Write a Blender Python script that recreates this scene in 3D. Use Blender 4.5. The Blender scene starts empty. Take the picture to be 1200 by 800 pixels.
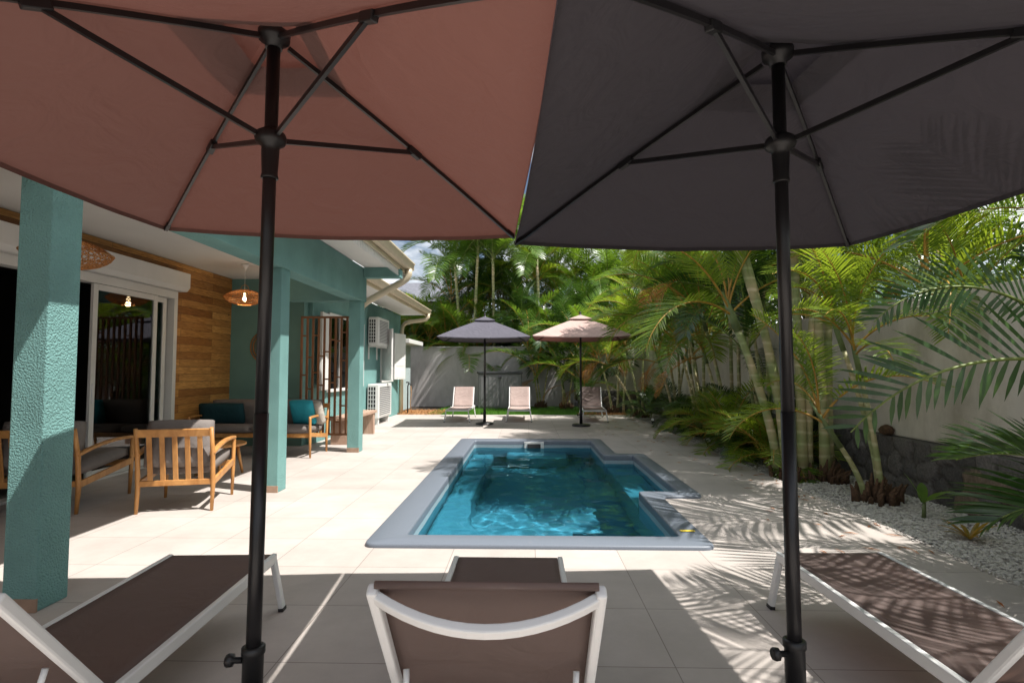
import bpy, bmesh, math, random
from mathutils import Vector, Matrix, noise
R = math.radians
random.seed(7)
sc = bpy.context.scene
COL = sc.collection

# ------------------------------------------------------------------ camera
cam_d = bpy.data.cameras.new('camera'); cam = bpy.data.objects.new('camera', cam_d); COL.objects.link(cam)
cam_d.sensor_width = 36; cam_d.lens = 19.2; cam_d.clip_start = 0.05; cam_d.clip_end = 2000
cam.location = (0, 0, 1.37); cam.rotation_euler = (R(92.95), 0, R(1.43))
sc.camera = cam
# ------------------------------------------------------------------ sky, sun, exposure
SUN = Vector((1.15, -0.42, 2.14)).normalized()
EL = math.asin(SUN.z); AZ = math.atan2(SUN.x, SUN.y)
w = bpy.data.worlds.new('World'); sc.world = w; w.use_nodes = True
nt = w.node_tree; nt.nodes.clear()
out = nt.nodes.new('ShaderNodeOutputWorld'); bg = nt.nodes.new('ShaderNodeBackground')
sky = nt.nodes.new('ShaderNodeTexSky'); sky.sky_type = 'NISHITA'; sky.sun_disc = False
sky.sun_elevation = EL; sky.sun_rotation = AZ; sky.air_density = 1.0; sky.dust_density = 1.2
tc = nt.nodes.new('ShaderNodeTexCoord'); nz = nt.nodes.new('ShaderNodeTexNoise')
nz.inputs['Scale'].default_value = 3.2; nz.inputs['Detail'].default_value = 7; nz.inputs['Roughness'].default_value = .55
mp = nt.nodes.new('ShaderNodeMapping'); mp.inputs['Location'].default_value = (.35, .1, .2); mp.inputs['Scale'].default_value = (1, 1, 2.2)
cr = nt.nodes.new('ShaderNodeValToRGB'); cr.color_ramp.elements[0].position = .46; cr.color_ramp.elements[1].position = .57
mx = nt.nodes.new('ShaderNodeMix'); mx.data_type = 'RGBA'; mx.inputs[7].default_value = (15, 15.2, 15.5, 1)
nt.links.new(tc.outputs['Generated'], mp.inputs[0]); nt.links.new(mp.outputs[0], nz.inputs[0]); nt.links.new(nz.outputs[0], cr.inputs[0])
nt.links.new(cr.outputs[0], mx.inputs[0]); nt.links.new(sky.outputs[0], mx.inputs[6]); nt.links.new(mx.outputs[2], bg.inputs[0])
bg.inputs[1].default_value = 0.06
nt.links.new(bg.outputs[0], out.inputs[0])
sd = bpy.data.lights.new('sun', 'SUN'); sun = bpy.data.objects.new('sun', sd); COL.objects.link(sun)
sd.energy = 4.8; sd.angle = R(.53); sd.color = (1, .965, .915)
sun.rotation_euler = SUN.to_track_quat('Z', 'Y').to_euler(); sun.location = (6, -4, 12)
sc.view_settings.view_transform = 'Standard'; sc.view_settings.look = 'None'
sc.view_settings.exposure = 0.67; sc.view_settings.gamma = 1
sc.cycles.max_bounces = 10; sc.cycles.transparent_max_bounces = 16; sc.cycles.diffuse_bounces = 2
sc.cycles.use_denoising = True; sc.cycles.sample_clamp_indirect = 6

# ------------------------------------------------------------------ material helpers
def new_mat(name):
    m = bpy.data.materials.new(name); m.use_nodes = True
    return m, m.node_tree, m.node_tree.nodes['Principled BSDF']
def N(t, kind, **kw):
    n = t.nodes.new(kind)
    for k, v in kw.items():
        if k in n.inputs: n.inputs[k].default_value = v
        else: setattr(n, k, v)
    return n
def mat(name, col, rough=.5, var=.12, vscale=6, bump=0, bscale=40, metal=0, spec=.5, bdist=.01, bdetail=4, coat=0, rand=0):
    m, t, p = new_mat(name)
    p.inputs['Roughness'].default_value = rough; p.inputs['Metallic'].default_value = metal
    p.inputs['Specular IOR Level'].default_value = spec; p.inputs['Coat Weight'].default_value = coat
    tc = N(t, 'ShaderNodeTexCoord'); n = N(t, 'ShaderNodeTexNoise', Scale=vscale, Detail=6)
    t.links.new(tc.outputs['Object'], n.inputs[0])
    r = N(t, 'ShaderNodeValToRGB'); r.color_ramp.elements[0].position = .3; r.color_ramp.elements[1].position = .7
    r.color_ramp.elements[0].color = tuple(c*(1-var) for c in col)+(1,)
    r.color_ramp.elements[1].color = tuple(min(1, c*(1+var)) for c in col)+(1,)
    t.links.new(n.outputs[0], r.inputs[0]); t.links.new(r.outputs[0], p.inputs['Base Color'])
    if bump:
        b = N(t, 'ShaderNodeTexNoise', Scale=bscale, Detail=bdetail); t.links.new(tc.outputs['Object'], b.inputs[0])
        bn = N(t, 'ShaderNodeBump', Strength=bump, Distance=bdist); t.links.new(b.outputs[0], bn.inputs['Height']); t.links.new(bn.outputs[0], p.inputs['Normal'])
    return m
def stained(name, col, dark, rough=.85):
    m = mat(name, col, rough, .10, 1.2, bump=.3, bscale=60, bdist=.004); t = m.node_tree; p = t.nodes['Principled BSDF']
    src = p.inputs['Base Color'].links[0].from_socket; tc = N(t, 'ShaderNodeTexCoord'); mp = N(t, 'ShaderNodeMapping', Scale=(1.5, 1.5, .7)); t.links.new(tc.outputs['Object'], mp.inputs[0])
    n = N(t, 'ShaderNodeTexNoise', Scale=1.6, Detail=9, Roughness=.68); t.links.new(mp.outputs[0], n.inputs[0])
    r = N(t, 'ShaderNodeValToRGB'); r.color_ramp.elements[0].position = .42; r.color_ramp.elements[0].color = (1, 1, 1, 1); r.color_ramp.elements[1].position = .72; r.color_ramp.elements[1].color = dark+(1,)
    mm = N(t, 'ShaderNodeMix', data_type='RGBA', blend_type='MULTIPLY'); mm.inputs[0].default_value = 1
    t.links.new(n.outputs[0], r.inputs[0]); t.links.new(src, mm.inputs[6]); t.links.new(r.outputs[0], mm.inputs[7]); t.links.new(mm.outputs[2], p.inputs['Base Color'])
    return m
def wood(name, c0, c1, scale=(1, 1, 1), rough=.45, knots=False, bump=.15):
    m, t, p = new_mat(name); p.inputs['Roughness'].default_value = rough
    tc = N(t, 'ShaderNodeTexCoord'); mp = N(t, 'ShaderNodeMapping', Scale=scale); t.links.new(tc.outputs['Object'], mp.inputs[0])
    n = N(t, 'ShaderNodeTexNoise', Scale=5, Detail=8, Roughness=.6, Distortion=1.2); t.links.new(mp.outputs[0], n.inputs[0])
    r = N(t, 'ShaderNodeValToRGB'); r.color_ramp.elements[0].position = .32; r.color_ramp.elements[1].position = .68
    r.color_ramp.elements[0].color = c0+(1,); r.color_ramp.elements[1].color = c1+(1,)
    t.links.new(n.outputs[0], r.inputs[0]); t.links.new(r.outputs[0], p.inputs['Base Color'])
    bn = N(t, 'ShaderNodeBump', Strength=bump, Distance=.003); t.links.new(n.outputs[0], bn.inputs['Height']); t.links.new(bn.outputs[0], p.inputs['Normal'])
    return m
def fabric(name, col, transl=.0, weave=700, rough=.8, tcol=None, inner=None):
    m, t, p = new_mat(name); p.inputs['Roughness'].default_value = rough; p.inputs['Specular IOR Level'].default_value = .25
    tc = N(t, 'ShaderNodeTexCoord'); n = N(t, 'ShaderNodeTexNoise', Scale=3.5, Detail=5); t.links.new(tc.outputs['Object'], n.inputs[0])
    r = N(t, 'ShaderNodeValToRGB'); r.color_ramp.elements[0].position = .25; r.color_ramp.elements[1].position = .75
    r.color_ramp.elements[0].color = tuple(c*.92 for c in col)+(1,); r.color_ramp.elements[1].color = tuple(c*1.07 for c in col)+(1,)
    t.links.new(n.outputs[0], r.inputs[0]); t.links.new(r.outputs[0], p.inputs['Base Color'])
    if inner:                      # underside painted darker: the shade beneath the canopy is put into its colour
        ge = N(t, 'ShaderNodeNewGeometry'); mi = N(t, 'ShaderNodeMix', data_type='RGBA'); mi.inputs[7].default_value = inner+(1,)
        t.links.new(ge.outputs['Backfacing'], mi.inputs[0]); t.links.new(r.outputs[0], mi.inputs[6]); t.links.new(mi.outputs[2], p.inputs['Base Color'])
    wv = N(t, 'ShaderNodeTexNoise', Scale=weave, Detail=1); t.links.new(tc.outputs['Object'], wv.inputs[0])
    bn = N(t, 'ShaderNodeBump', Strength=.25, Distance=.002); t.links.new(wv.outputs[0], bn.inputs['Height'])
    wr = N(t, 'ShaderNodeTexNoise', Scale=4, Detail=3, Distortion=1.5); t.links.new(tc.outputs['Object'], wr.inputs[0])
    b2 = N(t, 'ShaderNodeBump', Strength=.4, Distance=.05); t.links.new(wr.outputs[0], b2.inputs['Height']); t.links.new(bn.outputs[0], b2.inputs['Normal'])
    t.links.new(b2.outputs[0], p.inputs['Normal'])
    if transl:
        tr = N(t, 'ShaderNodeBsdfTranslucent'); tr.inputs[0].default_value = (tcol or col)+(1,)
        ms = N(t, 'ShaderNodeMixShader'); ms.inputs[0].default_value = transl
        o = t.nodes['Material Output']; t.links.new(p.outputs[0], ms.inputs[1]); t.links.new(tr.outputs[0], ms.inputs[2]); t.links.new(ms.outputs[0], o.inputs[0])
    return m
def leafmat(name, c0, c1, tcol, transl=.35, rough=.3):
    m, t, p = new_mat(name); p.inputs['Roughness'].default_value = rough; p.inputs['Specular IOR Level'].default_value = .55
    at = N(t, 'ShaderNodeAttribute', attribute_name='tone'); oi = N(t, 'ShaderNodeObjectInfo')
    ad = N(t, 'ShaderNodeMath', operation='MULTIPLY_ADD'); ad.inputs[1].default_value = .45
    t.links.new(oi.outputs['Random'], ad.inputs[0]); t.links.new(at.outputs['Fac'], ad.inputs[2])
    r = N(t, 'ShaderNodeValToRGB'); r.color_ramp.elements[0].position = .15; r.color_ramp.elements[1].position = 1.1 if False else 1.0
    r.color_ramp.elements[0].color = c0+(1,); r.color_ramp.elements[1].color = c1+(1,)
    t.links.new(ad.outputs[0], r.inputs[0]); t.links.new(r.outputs[0], p.inputs['Base Color'])
    tr = N(t, 'ShaderNodeBsdfTranslucent'); tr.inputs[0].default_value = tcol+(1,)
    mc = N(t, 'ShaderNodeMix', data_type='RGBA'); mc.inputs[0].default_value = .6; mc.inputs[7].default_value = tcol+(1,); t.links.new(r.outputs[0], mc.inputs[6]); t.links.new(mc.outputs[2], tr.inputs[0])
    ms = N(t, 'ShaderNodeMixShader'); ms.inputs[0].default_value = transl
    o = t.nodes['Material Output']; t.links.new(p.outputs[0], ms.inputs[1]); t.links.new(tr.outputs[0], ms.inputs[2]); t.links.new(ms.outputs[0], o.inputs[0])
    return m

M = {}
M['teal'] = mat('teal_render', (.185, .375, .355), .85, .13, 2.2, bump=1.0, bscale=90, bdist=.022, bdetail=3)
M['teal_fine'] = mat('teal_paint', (.15, .30, .275), .8, .08, 2, bump=.4, bscale=120, bdist=.004)
M['white'] = mat('white_paint', (.74, .73, .70), .5, .04, 3)
M['ceiling'] = mat('ceiling_paint', (.72, .70, .66), .7, .04, 1.5)
M['alu'] = mat('white_aluminium', (.76, .76, .75), .32, .03, 5)
M['cream'] = mat('cream_pvc', (.62, .53, .38), .4, .06, 4)
M['black'] = mat('black_metal', (.014, .013, .014), .33, .1, 12, bump=.05, bscale=300)
M['plastic'] = mat('black_plastic', (.012, .012, .013), .42, .1, 20)
M['teak'] = wood('teak', (.40, .17, .045), (.62, .31, .10), (1.5, 1.5, .6), .42)
M['bamboo'] = wood('brown_lattice_wood', (.16, .065, .025), (.27, .12, .05), (2, 2, .5), .5)
M['bench'] = wood('pink_weathered_wood', (.38, .24, .17), (.52, .36, .27), (2, 2, .5), .6)
M['cush'] = fabric('grey_cushion', (.20, .175, .16))
M['cush2'] = fabric('light_cushion', (.42, .38, .33))
M['darkteal'] = fabric('dark_teal_cushion', (.012, .05, .06))
M['turq'] = fabric('turquoise_cushion', (.03, .33, .42))
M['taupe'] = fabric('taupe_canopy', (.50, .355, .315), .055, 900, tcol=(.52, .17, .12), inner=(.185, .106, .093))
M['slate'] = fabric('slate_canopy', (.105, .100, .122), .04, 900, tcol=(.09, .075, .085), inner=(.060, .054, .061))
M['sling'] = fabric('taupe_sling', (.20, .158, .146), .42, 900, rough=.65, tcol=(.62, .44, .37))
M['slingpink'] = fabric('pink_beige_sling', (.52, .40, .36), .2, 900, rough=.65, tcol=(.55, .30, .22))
M['glass'] = None
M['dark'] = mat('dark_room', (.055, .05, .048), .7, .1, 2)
M['darkbrown'] = fabric('brown_curtain', (.05, .035, .028))
M['sheer'] = fabric('grey_curtain', (.12, .12, .12))
M['stem'] = None
M['soil'] = mat('soil', (.045, .03, .02), .95, .4, 30, bump=1, bscale=90)
M['fibre'] = mat('fibrous_root', (.10, .055, .03), .95, .45, 40, bump=1, bscale=60)
M['greywall'] = stained('grey_wall_paint', (.50, .47, .465), (.74, .73, .72))
M['creamwall'] = stained('cream_wall_paint', (.58, .53, .455), (.66, .64, .60))
M['gelcoat'] = mat('grey_gelcoat', (.155, .178, .215), .42, .1, 160, bump=.05, bscale=90)
M['poolskin'] = mat('blue_gelcoat', (.33, .42, .46), .4, .1, 60)
M['tile_skirting'] = mat('skirting_tile', (.36, .24, .17), .5, .15, 10)
M['cabinet'] = mat('grey_resin', (.19, .185, .19), .5, .06, 8)
M['cabinet_lid'] = mat('charcoal_resin', (.05, .05, .055), .5, .06, 8)
M['roofsheet'] = mat('roof_sheet', (.25, .24, .24), .4, .1, 3)
M['slateroof'] = mat('grey_roof_tile', (.16, .165, .19), .6, .2, 6, bump=.6, bscale=14, bdist=.03)
M['farwall'] = mat('pale_render', (.42, .40, .36), .8, .08, 2)
M['dry'] = leafmat('dry_frond', (.35, .10, .015), (.55, .22, .04), (.7, .25, .03), .3, .6)
M['leaf'] = leafmat('palm_leaf', (.030, .10, .014), (.15, .25, .035), (.30, .48, .03), .42)
M['leaf_y'] = leafmat('areca_leaf', (.035, .11, .014), (.22, .30, .035), (.46, .58, .03), .42)
M['leaf_d'] = leafmat('dark_leaf', (.012, .045, .011), (.05, .10, .02), (.12, .24, .02), .25, .28)
M['bush'] = leafmat('bush_leaf', (.022, .065, .014), (.085, .15, .03), (.16, .28, .02), .3, .4)
M['rachis'] = mat('yellow_petiole', (.40, .22, .035), .45, .3, 9)
M['rachis_g'] = mat('green_petiole', (.16, .21, .04), .45, .3, 9)
M['crownshaft'] = mat('green_crownshaft', (.13, .17, .06), .5, .3, 5)
M['water'] = None
M['chip'] = mat('wood_chip', (.42, .21, .08), .9, .45, 50, bump=1, bscale=60, bdist=.03)
M['grass'] = leafmat('grass_blade', (.05, .16, .01), (.12, .28, .02), (.2, .5, .02), .3, .5)
M['lawn'] = mat('lawn_base', (.05, .13, .012), .9, .3, 40, bump=.6, bscale=90)
M['pebble'] = mat('white_pebble', (.56, .53, .49), .75, .25, 25)
M['lens'] = mat('lamp_glass', (.75, .75, .72), .15)
M['yellow'] = mat('yellow_tape', (.75, .55, .05), .5)
M['bottle'] = mat('lilac_plastic', (.45, .42, .6), .3)

def mk_stem():
    m, t, p = new_mat('ringed_palm_stem'); p.inputs['Roughness'].default_value = .6
    tc = N(t, 'ShaderNodeTexCoord'); wv = N(t, 'ShaderNodeTexWave', Scale=2.2, Distortion=2.5, Detail=3); wv.bands_direction = 'Z'
    t.links.new(tc.outputs['Object'], wv.inputs[0])
    r = N(t, 'ShaderNodeValToRGB'); e = r.color_ramp.elements
    e[0].position = .0; e[0].color = (.42, .38, .29, 1); e[1].position = .22; e[1].color = (.30, .275, .175, 1)
    n = N(t, 'ShaderNodeTexNoise', Scale=3, Detail=5); t.links.new(tc.outputs['Object'], n.inputs[0])
    r2 = N(t, 'ShaderNodeValToRGB'); r2.color_ramp.elements[0].position = .4; r2.color_ramp.elements[0].color = (.8, 1, .6, 1); r2.color_ramp.elements[1].position = .65; r2.color_ramp.elements[1].color = (1.7, 1.45, 1.3, 1)
    t.links.new(n.outputs[0], r2.inputs[0])
    mm = N(t, 'ShaderNodeMix', data_type='RGBA', blend_type='MULTIPLY'); mm.inputs[0].default_value = 1
    t.links.new(wv.outputs[0], r.inputs[0]); t.links.new(r.outputs[0], mm.inputs[6]); t.links.new(r2.outputs[0], mm.inputs[7]); t.links.new(mm.outputs[2], p.inputs['Base Color'])
    bn = N(t, 'ShaderNodeBump', Strength=.5, Distance=.01); t.links.new(wv.outputs[0], bn.inputs['Height']); t.links.new(bn.outputs[0], p.inputs['Normal'])
    return m
M['stem'] = mk_stem()
def mk_deck():
    m, t, p = new_mat('beige_stone_tile'); p.inputs['Roughness'].default_value = .62; p.inputs['Specular IOR Level'].default_value = .3
    tc = N(t, 'ShaderNodeTexCoord'); mp = N(t, 'ShaderNodeMapping', Location=(.55, .49, 0)); t.links.new(tc.outputs['Object'], mp.inputs[0])
    b = N(t, 'ShaderNodeTexBrick', Scale=1.0); b.offset = 0; b.squash = 1
    b.inputs['Mortar Size'].default_value = .0028; b.inputs['Mortar Smooth'].default_value = .1; b.inputs['Brick Width'].default_value = .62; b.inputs['Row Height'].default_value = .62
    b.inputs['Color1'].default_value = (.475, .43, .395, 1); b.inputs['Color2'].default_value = (.535, .485, .45, 1); b.inputs['Mortar'].default_value = (.27, .235, .21, 1)
    t.links.new(mp.outputs[0], b.inputs[0])
    n = N(t, 'ShaderNodeTexNoise', Scale=1.3, Detail=10, Roughness=.7); t.links.new(tc.outputs['Object'], n.inputs[0])
    r = N(t, 'ShaderNodeValToRGB'); r.color_ramp.elements[0].position = .3; r.color_ramp.elements[0].color = (.80, .79, .78, 1); r.color_ramp.elements[1].position = .7; r.color_ramp.elements[1].color = (1.06, 1.05, 1.04, 1)
    t.links.new(n.outputs[0], r.inputs[0])
    mm = N(t, 'ShaderNodeMix', data_type='RGBA', blend_type='MULTIPLY'); mm.inputs[0].default_value = 1
    t.links.new(b.outputs[0], mm.inputs[6]); t.links.new(r.outputs[0], mm.inputs[7]); t.links.new(mm.outputs[2], p.inputs['Base Color'])
    n2 = N(t, 'ShaderNodeTexNoise', Scale=60, Detail=6); t.links.new(tc.outputs['Object'], n2.inputs[0])
    bn = N(t, 'ShaderNodeBump', Strength=.12, Distance=.004); t.links.new(n2.outputs[0], bn.inputs['Height']); t.links.new(bn.outputs[0], p.inputs['Normal'])
    return m
M['deck'] = mk_deck()
def mk_cladding():
    m, t, p = new_mat('golden_wood_cladding'); p.inputs['Roughness'].default_value = .42
    tc = N(t, 'ShaderNodeTexCoord')
    sp = N(t, 'ShaderNodeSeparateXYZ'); t.links.new(tc.outputs['Object'], sp.inputs[0])
    cb = N(t, 'ShaderNodeCombineXYZ'); t.links.new(sp.outputs[1], cb.inputs[0]); t.links.new(sp.outputs[2], cb.inputs[1])
    b = N(t, 'ShaderNodeTexBrick', Scale=1.0); b.offset = .37
    b.inputs['Mortar Size'].default_value = .002; b.inputs['Brick Width'].default_value = 2.3; b.inputs['Row Height'].default_value = .118
    b.inputs['Color1'].default_value = (.34, .14, .035, 1); b.inputs['Color2'].default_value = (.74, .40, .125, 1); b.inputs['Mortar'].default_value = (.07, .03, .012, 1)
    t.links.new(cb.outputs[0], b.inputs[0])
    mp = N(t, 'ShaderNodeMapping', Scale=(1, 1.3, 14)); t.links.new(tc.outputs['Object'], mp.inputs[0])
    n = N(t, 'ShaderNodeTexNoise', Scale=3, Detail=8, Distortion=1.6); t.links.new(mp.outputs[0], n.inputs[0])
    r = N(t, 'ShaderNodeValToRGB'); r.color_ramp.elements[0].position = .3; r.color_ramp.elements[0].color = (.6, .52, .42, 1); r.color_ramp.elements[1].position = .7; r.color_ramp.elements[1].color = (1.12, 1.1, 1.05, 1)
    t.links.new(n.outputs[0], r.inputs[0])
    mm = N(t, 'ShaderNodeMix', data_type='RGBA', blend_type='MULTIPLY'); mm.inputs[0].default_value = 1
    t.links.new(b.outputs[0], mm.inputs[6]); t.links.new(r.outputs[0], mm.inputs[7])
    v = N(t, 'ShaderNodeTexVoronoi', Scale=3.2); mp2 = N(t, 'ShaderNodeMapping', Scale=(1, .8, 1.4)); t.links.new(tc.outputs['Object'], mp2.inputs[0]); t.links.new(mp2.outputs[0], v.inputs[0])
    kr = N(t, 'ShaderNodeValToRGB'); kr.color_ramp.elements[0].position = .04; kr.color_ramp.elements[0].color = (.15, .1, .07, 1); kr.color_ramp.elements[1].position = .09; kr.color_ramp.elements[1].color = (1, 1, 1, 1)
    t.links.new(v.outputs[0], kr.inputs[0])
    m2 = N(t, 'ShaderNodeMix', data_type='RGBA', blend_type='MULTIPLY'); m2.inputs[0].default_value = 1
    t.links.new(mm.outputs[2], m2.inputs[6]); t.links.new(kr.outputs[0], m2.inputs[7]); t.links.new(m2.outputs[2], p.inputs['Base Color'])
    bn = N(t, 'ShaderNodeBump', Strength=.5, Distance=.006); t.links.new(b.outputs['Fac'], bn.inputs['Height']); bn.invert = True; t.links.new(bn.outputs[0], p.inputs['Normal'])
    return m
M['clad'] = mk_cladding()
def mk_glass():
    m, t, p = new_mat('window_glass'); o = t.nodes['Material Output']
    g = N(t, 'ShaderNodeBsdfGlossy', Roughness=.0); tr = N(t, 'ShaderNodeBsdfTransparent'); tr.inputs[0].default_value = (.62, .66, .66, 1)
    lw = N(t, 'ShaderNodeFresnel', IOR=1.9); ms = N(t, 'ShaderNodeMixShader')
    t.links.new(lw.outputs[0], ms.inputs[0]); t.links.new(tr.outputs[0], ms.inputs[1]); t.links.new(g.outputs[0], ms.inputs[2]); t.links.new(ms.outputs[0], o.inputs[0])
    return m
M['glass'] = mk_glass()
def mk_water():
    m, t, p = new_mat('pool_water')      # plain tinted glass shading, so that the sun draws real caustics on the shell
    g = N(t, 'ShaderNodeBsdfGlass', IOR=1.33, Roughness=0.0); g.inputs['Color'].default_value = (.34, .73, .845, 1)
    t.links.new(g.outputs[0], t.nodes['Material Output'].inputs[0])
    return m
M['water'] = mk_water()
def mk_wicker():
    m, t, p = new_mat('woven_rattan'); p.inputs['Roughness'].default_value = .6
    tc = N(t, 'ShaderNodeTexCoord'); n = N(t, 'ShaderNodeTexWave', Scale=14, Distortion=5, Detail=2); t.links.new(tc.outputs['Object'], n.inputs[0])
    r = N(t, 'ShaderNodeValToRGB'); r.color_ramp.elements[0].color = (.22, .09, .025, 1); r.color_ramp.elements[1].color = (.62, .33, .12, 1)
    t.links.new(n.outputs[0], r.inputs[0]); t.links.new(r.outputs[0], p.inputs['Base Color'])
    tr = N(t, 'ShaderNodeBsdfTranslucent'); tr.inputs[0].default_value = (.8, .42, .14, 1)
    ms = N(t, 'ShaderNodeMixShader'); ms.inputs[0].default_value = .35
    o = t.nodes['Material Output']; t.links.new(p.outputs[0], ms.inputs[1]); t.links.new(tr.outputs[0], ms.inputs[2]); t.links.new(ms.outputs[0], o.inputs[0])
    return m
M['wicker'] = mk_wicker()
def mk_emit(name, c, s):
    m, t, p = new_mat(name); p.inputs['Emission Color'].default_value = c+(1,); p.inputs['Emission Strength'].default_value = s
    return m
M['bulb'] = mk_emit('lit_bulb', (1, .72, .38), 9)
def mk_attr(name, attr, rough=.85, bump=.6, bscale=45):
    m, t, p = new_mat(name); p.inputs['Roughness'].default_value = rough
    a = N(t, 'ShaderNodeAttribute', attribute_name=attr); tc = N(t, 'ShaderNodeTexCoord')
    n = N(t, 'ShaderNodeTexNoise', Scale=bscale, Detail=6); t.links.new(tc.outputs['Object'], n.inputs[0])
    r = N(t, 'ShaderNodeValToRGB'); r.color_ramp.elements[0].position = .3; r.color_ramp.elements[0].color = (.6, .6, .6, 1); r.color_ramp.elements[1].color = (1.25, 1.25, 1.25, 1); r.color_ramp.elements[1].position = .75
    t.links.new(n.outputs[0], r.inputs[0])
    mm = N(t, 'ShaderNodeMix', data_type='RGBA', blend_type='MULTIPLY'); mm.inputs[0].default_value = 1
    t.links.new(a.outputs['Color'], mm.inputs[6]); t.links.new(r.outputs[0], mm.inputs[7]); t.links.new(mm.outputs[2], p.inputs['Base Color'])
    bn = N(t, 'ShaderNodeBump', Strength=bump, Distance=.01); t.links.new(n.outputs[0], bn.inputs['Height']); t.links.new(bn.outputs[0], p.inputs['Normal'])
    return m
M['lava'] = mk_attr('dark_lava_stone', 'col')

# ------------------------------------------------------------------ mesh helpers
class MB:
    def __init__(s): s.bm = bmesh.new()
    def box(s, x0, x1, y0, y1, z0, z1):
        v = [s.bm.verts.new((x, y, z)) for z in (z0, z1) for y in (y0, y1) for x in (x0, x1)]
        for f in ((0, 2, 3, 1), (4, 5, 7, 6), (0, 1, 5, 4), (2, 6, 7, 3), (0, 4, 6, 2), (1, 3, 7, 5)): s.bm.faces.new([v[i] for i in f])
        return s
    def bar(s, p0, p1, w, h, up=(0, 0, 1)):
        p0, p1 = Vector(p0), Vector(p1); d = (p1-p0).normalized(); u = Vector(up)
        if abs(d.dot(u)) > .98: u = Vector((0, 1, 0))
        x = d.cross(u).normalized(); z = x.cross(d).normalized()
        v = []
        for p in (p0, p1):
            for a, b in ((-1, -1), (1, -1), (1, 1), (-1, 1)): v.append(s.bm.verts.new(p+x*a*w/2+z*b*h/2))
        for f in ((3, 2, 1, 0), (4, 5, 6, 7), (0, 1, 5, 4), (1, 2, 6, 5), (2, 3, 7, 6), (3, 0, 4, 7)): s.bm.faces.new([v[i] for i in f])
        return s
    def sweep(s, pts, w, h, up=(0, 0, 1)):
        pts = [Vector(p) for p in pts]; rings = []
        for i, p in enumerate(pts):
            d = (pts[min(i+1, len(pts)-1)]-pts[max(i-1, 0)]).normalized(); x = d.cross(Vector(up)).normalized(); z = x.cross(d).normalized()
            rings.append([s.bm.verts.new(p+x*a*w/2+z*b*h/2) for a, b in ((-1, -1), (1, -1), (1, 1), (-1, 1))])
        for a, b in zip(rings, rings[1:]):
            for k in range(4): s.bm.faces.new((a[k], a[(k+1) % 4], b[(k+1) % 4], b[k]))
        s.bm.faces.new(rings[0][::-1]); s.bm.faces.new(rings[-1])
        return s
    def tube(s, pts, r, n=10, cap=True, sx=1.0):
        pts = [Vector(p) for p in pts]
        rs = r if isinstance(r, (list, tuple)) else [r]*len(pts)
        rings = []; px = None
        for i, p in enumerate(pts):
            d = (pts[min(i+1, len(pts)-1)]-pts[max(i-1, 0)]).normalized()
            if px is None:
                u = Vector((0, 0, 1)) if abs(d.z) < .9 else Vector((0, 1, 0)); px = d.cross(u).normalized()
            else: px = (px-d*px.dot(d)).normalized()
            py = d.cross(px)
            rings.append([s.bm.verts.new(p+(px*math.cos(2*math.pi*k/n)*sx+py*math.sin(2*math.pi*k/n))*rs[i]) for k in range(n)])
        for a, b in zip(rings, rings[1:]):
            for k in range(n): s.bm.faces.new((a[k], a[(k+1) % n], b[(k+1) % n], b[k])).smooth = True
        if cap: s.bm.faces.new(rings[0][::-1]); s.bm.faces.new(rings[-1])
        return s
    def lathe(s, prof, c=(0, 0, 0), n=24, smooth=True):
        rings = [[s.bm.verts.new((c[0]+r*math.cos(2*math.pi*k/n), c[1]+r*math.sin(2*math.pi*k/n), c[2]+z)) for k in range(n)] for r, z in prof]
        for a, b in zip(rings, rings[1:]):
            for k in range(n): s.bm.faces.new((a[k], a[(k+1) % n], b[(k+1) % n], b[k])).smooth = smooth
        s.bm.faces.new(rings[0][::-1]); s.bm.faces.new(rings[-1])
        return s
    def prism(s, poly, z0, z1):
        a = [s.bm.verts.new((x, y, z0)) for x, y in poly]; b = [s.bm.verts.new((x, y, z1)) for x, y in poly]; n = len(poly)
        s.bm.faces.new(a[::-1]); s.bm.faces.new(b)
        for k in range(n): s.bm.faces.new((a[k], a[(k+1) % n], b[(k+1) % n], b[k]))
        return s
    def quad(s, *p):
        s.bm.faces.new([s.bm.verts.new(q) for q in p]); return s
    def grid(s, f, nu, nv, smooth=True):
        g = [[s.bm.verts.new(f(i/nu, j/nv)) for j in range(nv+1)] for i in range(nu+1)]
        for i in range(nu):
            for j in range(nv): s.bm.faces.new((g[i][j], g[i+1][j], g[i+1][j+1], g[i][j+1])).smooth = smooth
        return s
    def pillow(s, c, sx, sy, sz, n=10, rot=None, puff=1.0):
        """a soft cushion: a rounded box puffed in the middle"""
        rot = rot or Matrix.Identity(3); c = Vector(c); vs = {}
        def P(u, v, side):
            ex = 1-abs(u)**4; ey = 1-abs(v)**4
            t = max(.0, min(ex, 1))**.5*max(.0, min(ey, 1))**.5
            k = .55+.45*t*puff
            cr = 1-.035*(abs(u)*abs(v))**2
            return c+rot @ Vector((u*sx/2*cr, v*sy/2*cr, side*sz/2*(k if t > 0 else .45)))
        tops = [[s.bm.verts.new(P(i/n*2-1, j/n*2-1, 1)) for j in range(n+1)] for i in range(n+1)]
        bots = [[s.bm.verts.new(P(i/n*2-1, j/n*2-1, -1)) for j in range(n+1)] for i in range(n+1)]
        for i in range(n):
            for j in range(n):
                s.bm.faces.new((tops[i][j], tops[i+1][j], tops[i+1][j+1], tops[i][j+1])).smooth = True
                s.bm.faces.new((bots[i][j], bots[i][j+1], bots[i+1][j+1], bots[i+1][j])).smooth = True
        def side(f):
            for k in range(n): s.bm.faces.new(f(k)).smooth = True
        side(lambda k: (tops[k+1][0], tops[k][0], bots[k][0], bots[k+1][0])); side(lambda k: (tops[k][n], tops[k+1][n], bots[k+1][n], bots[k][n]))
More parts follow.
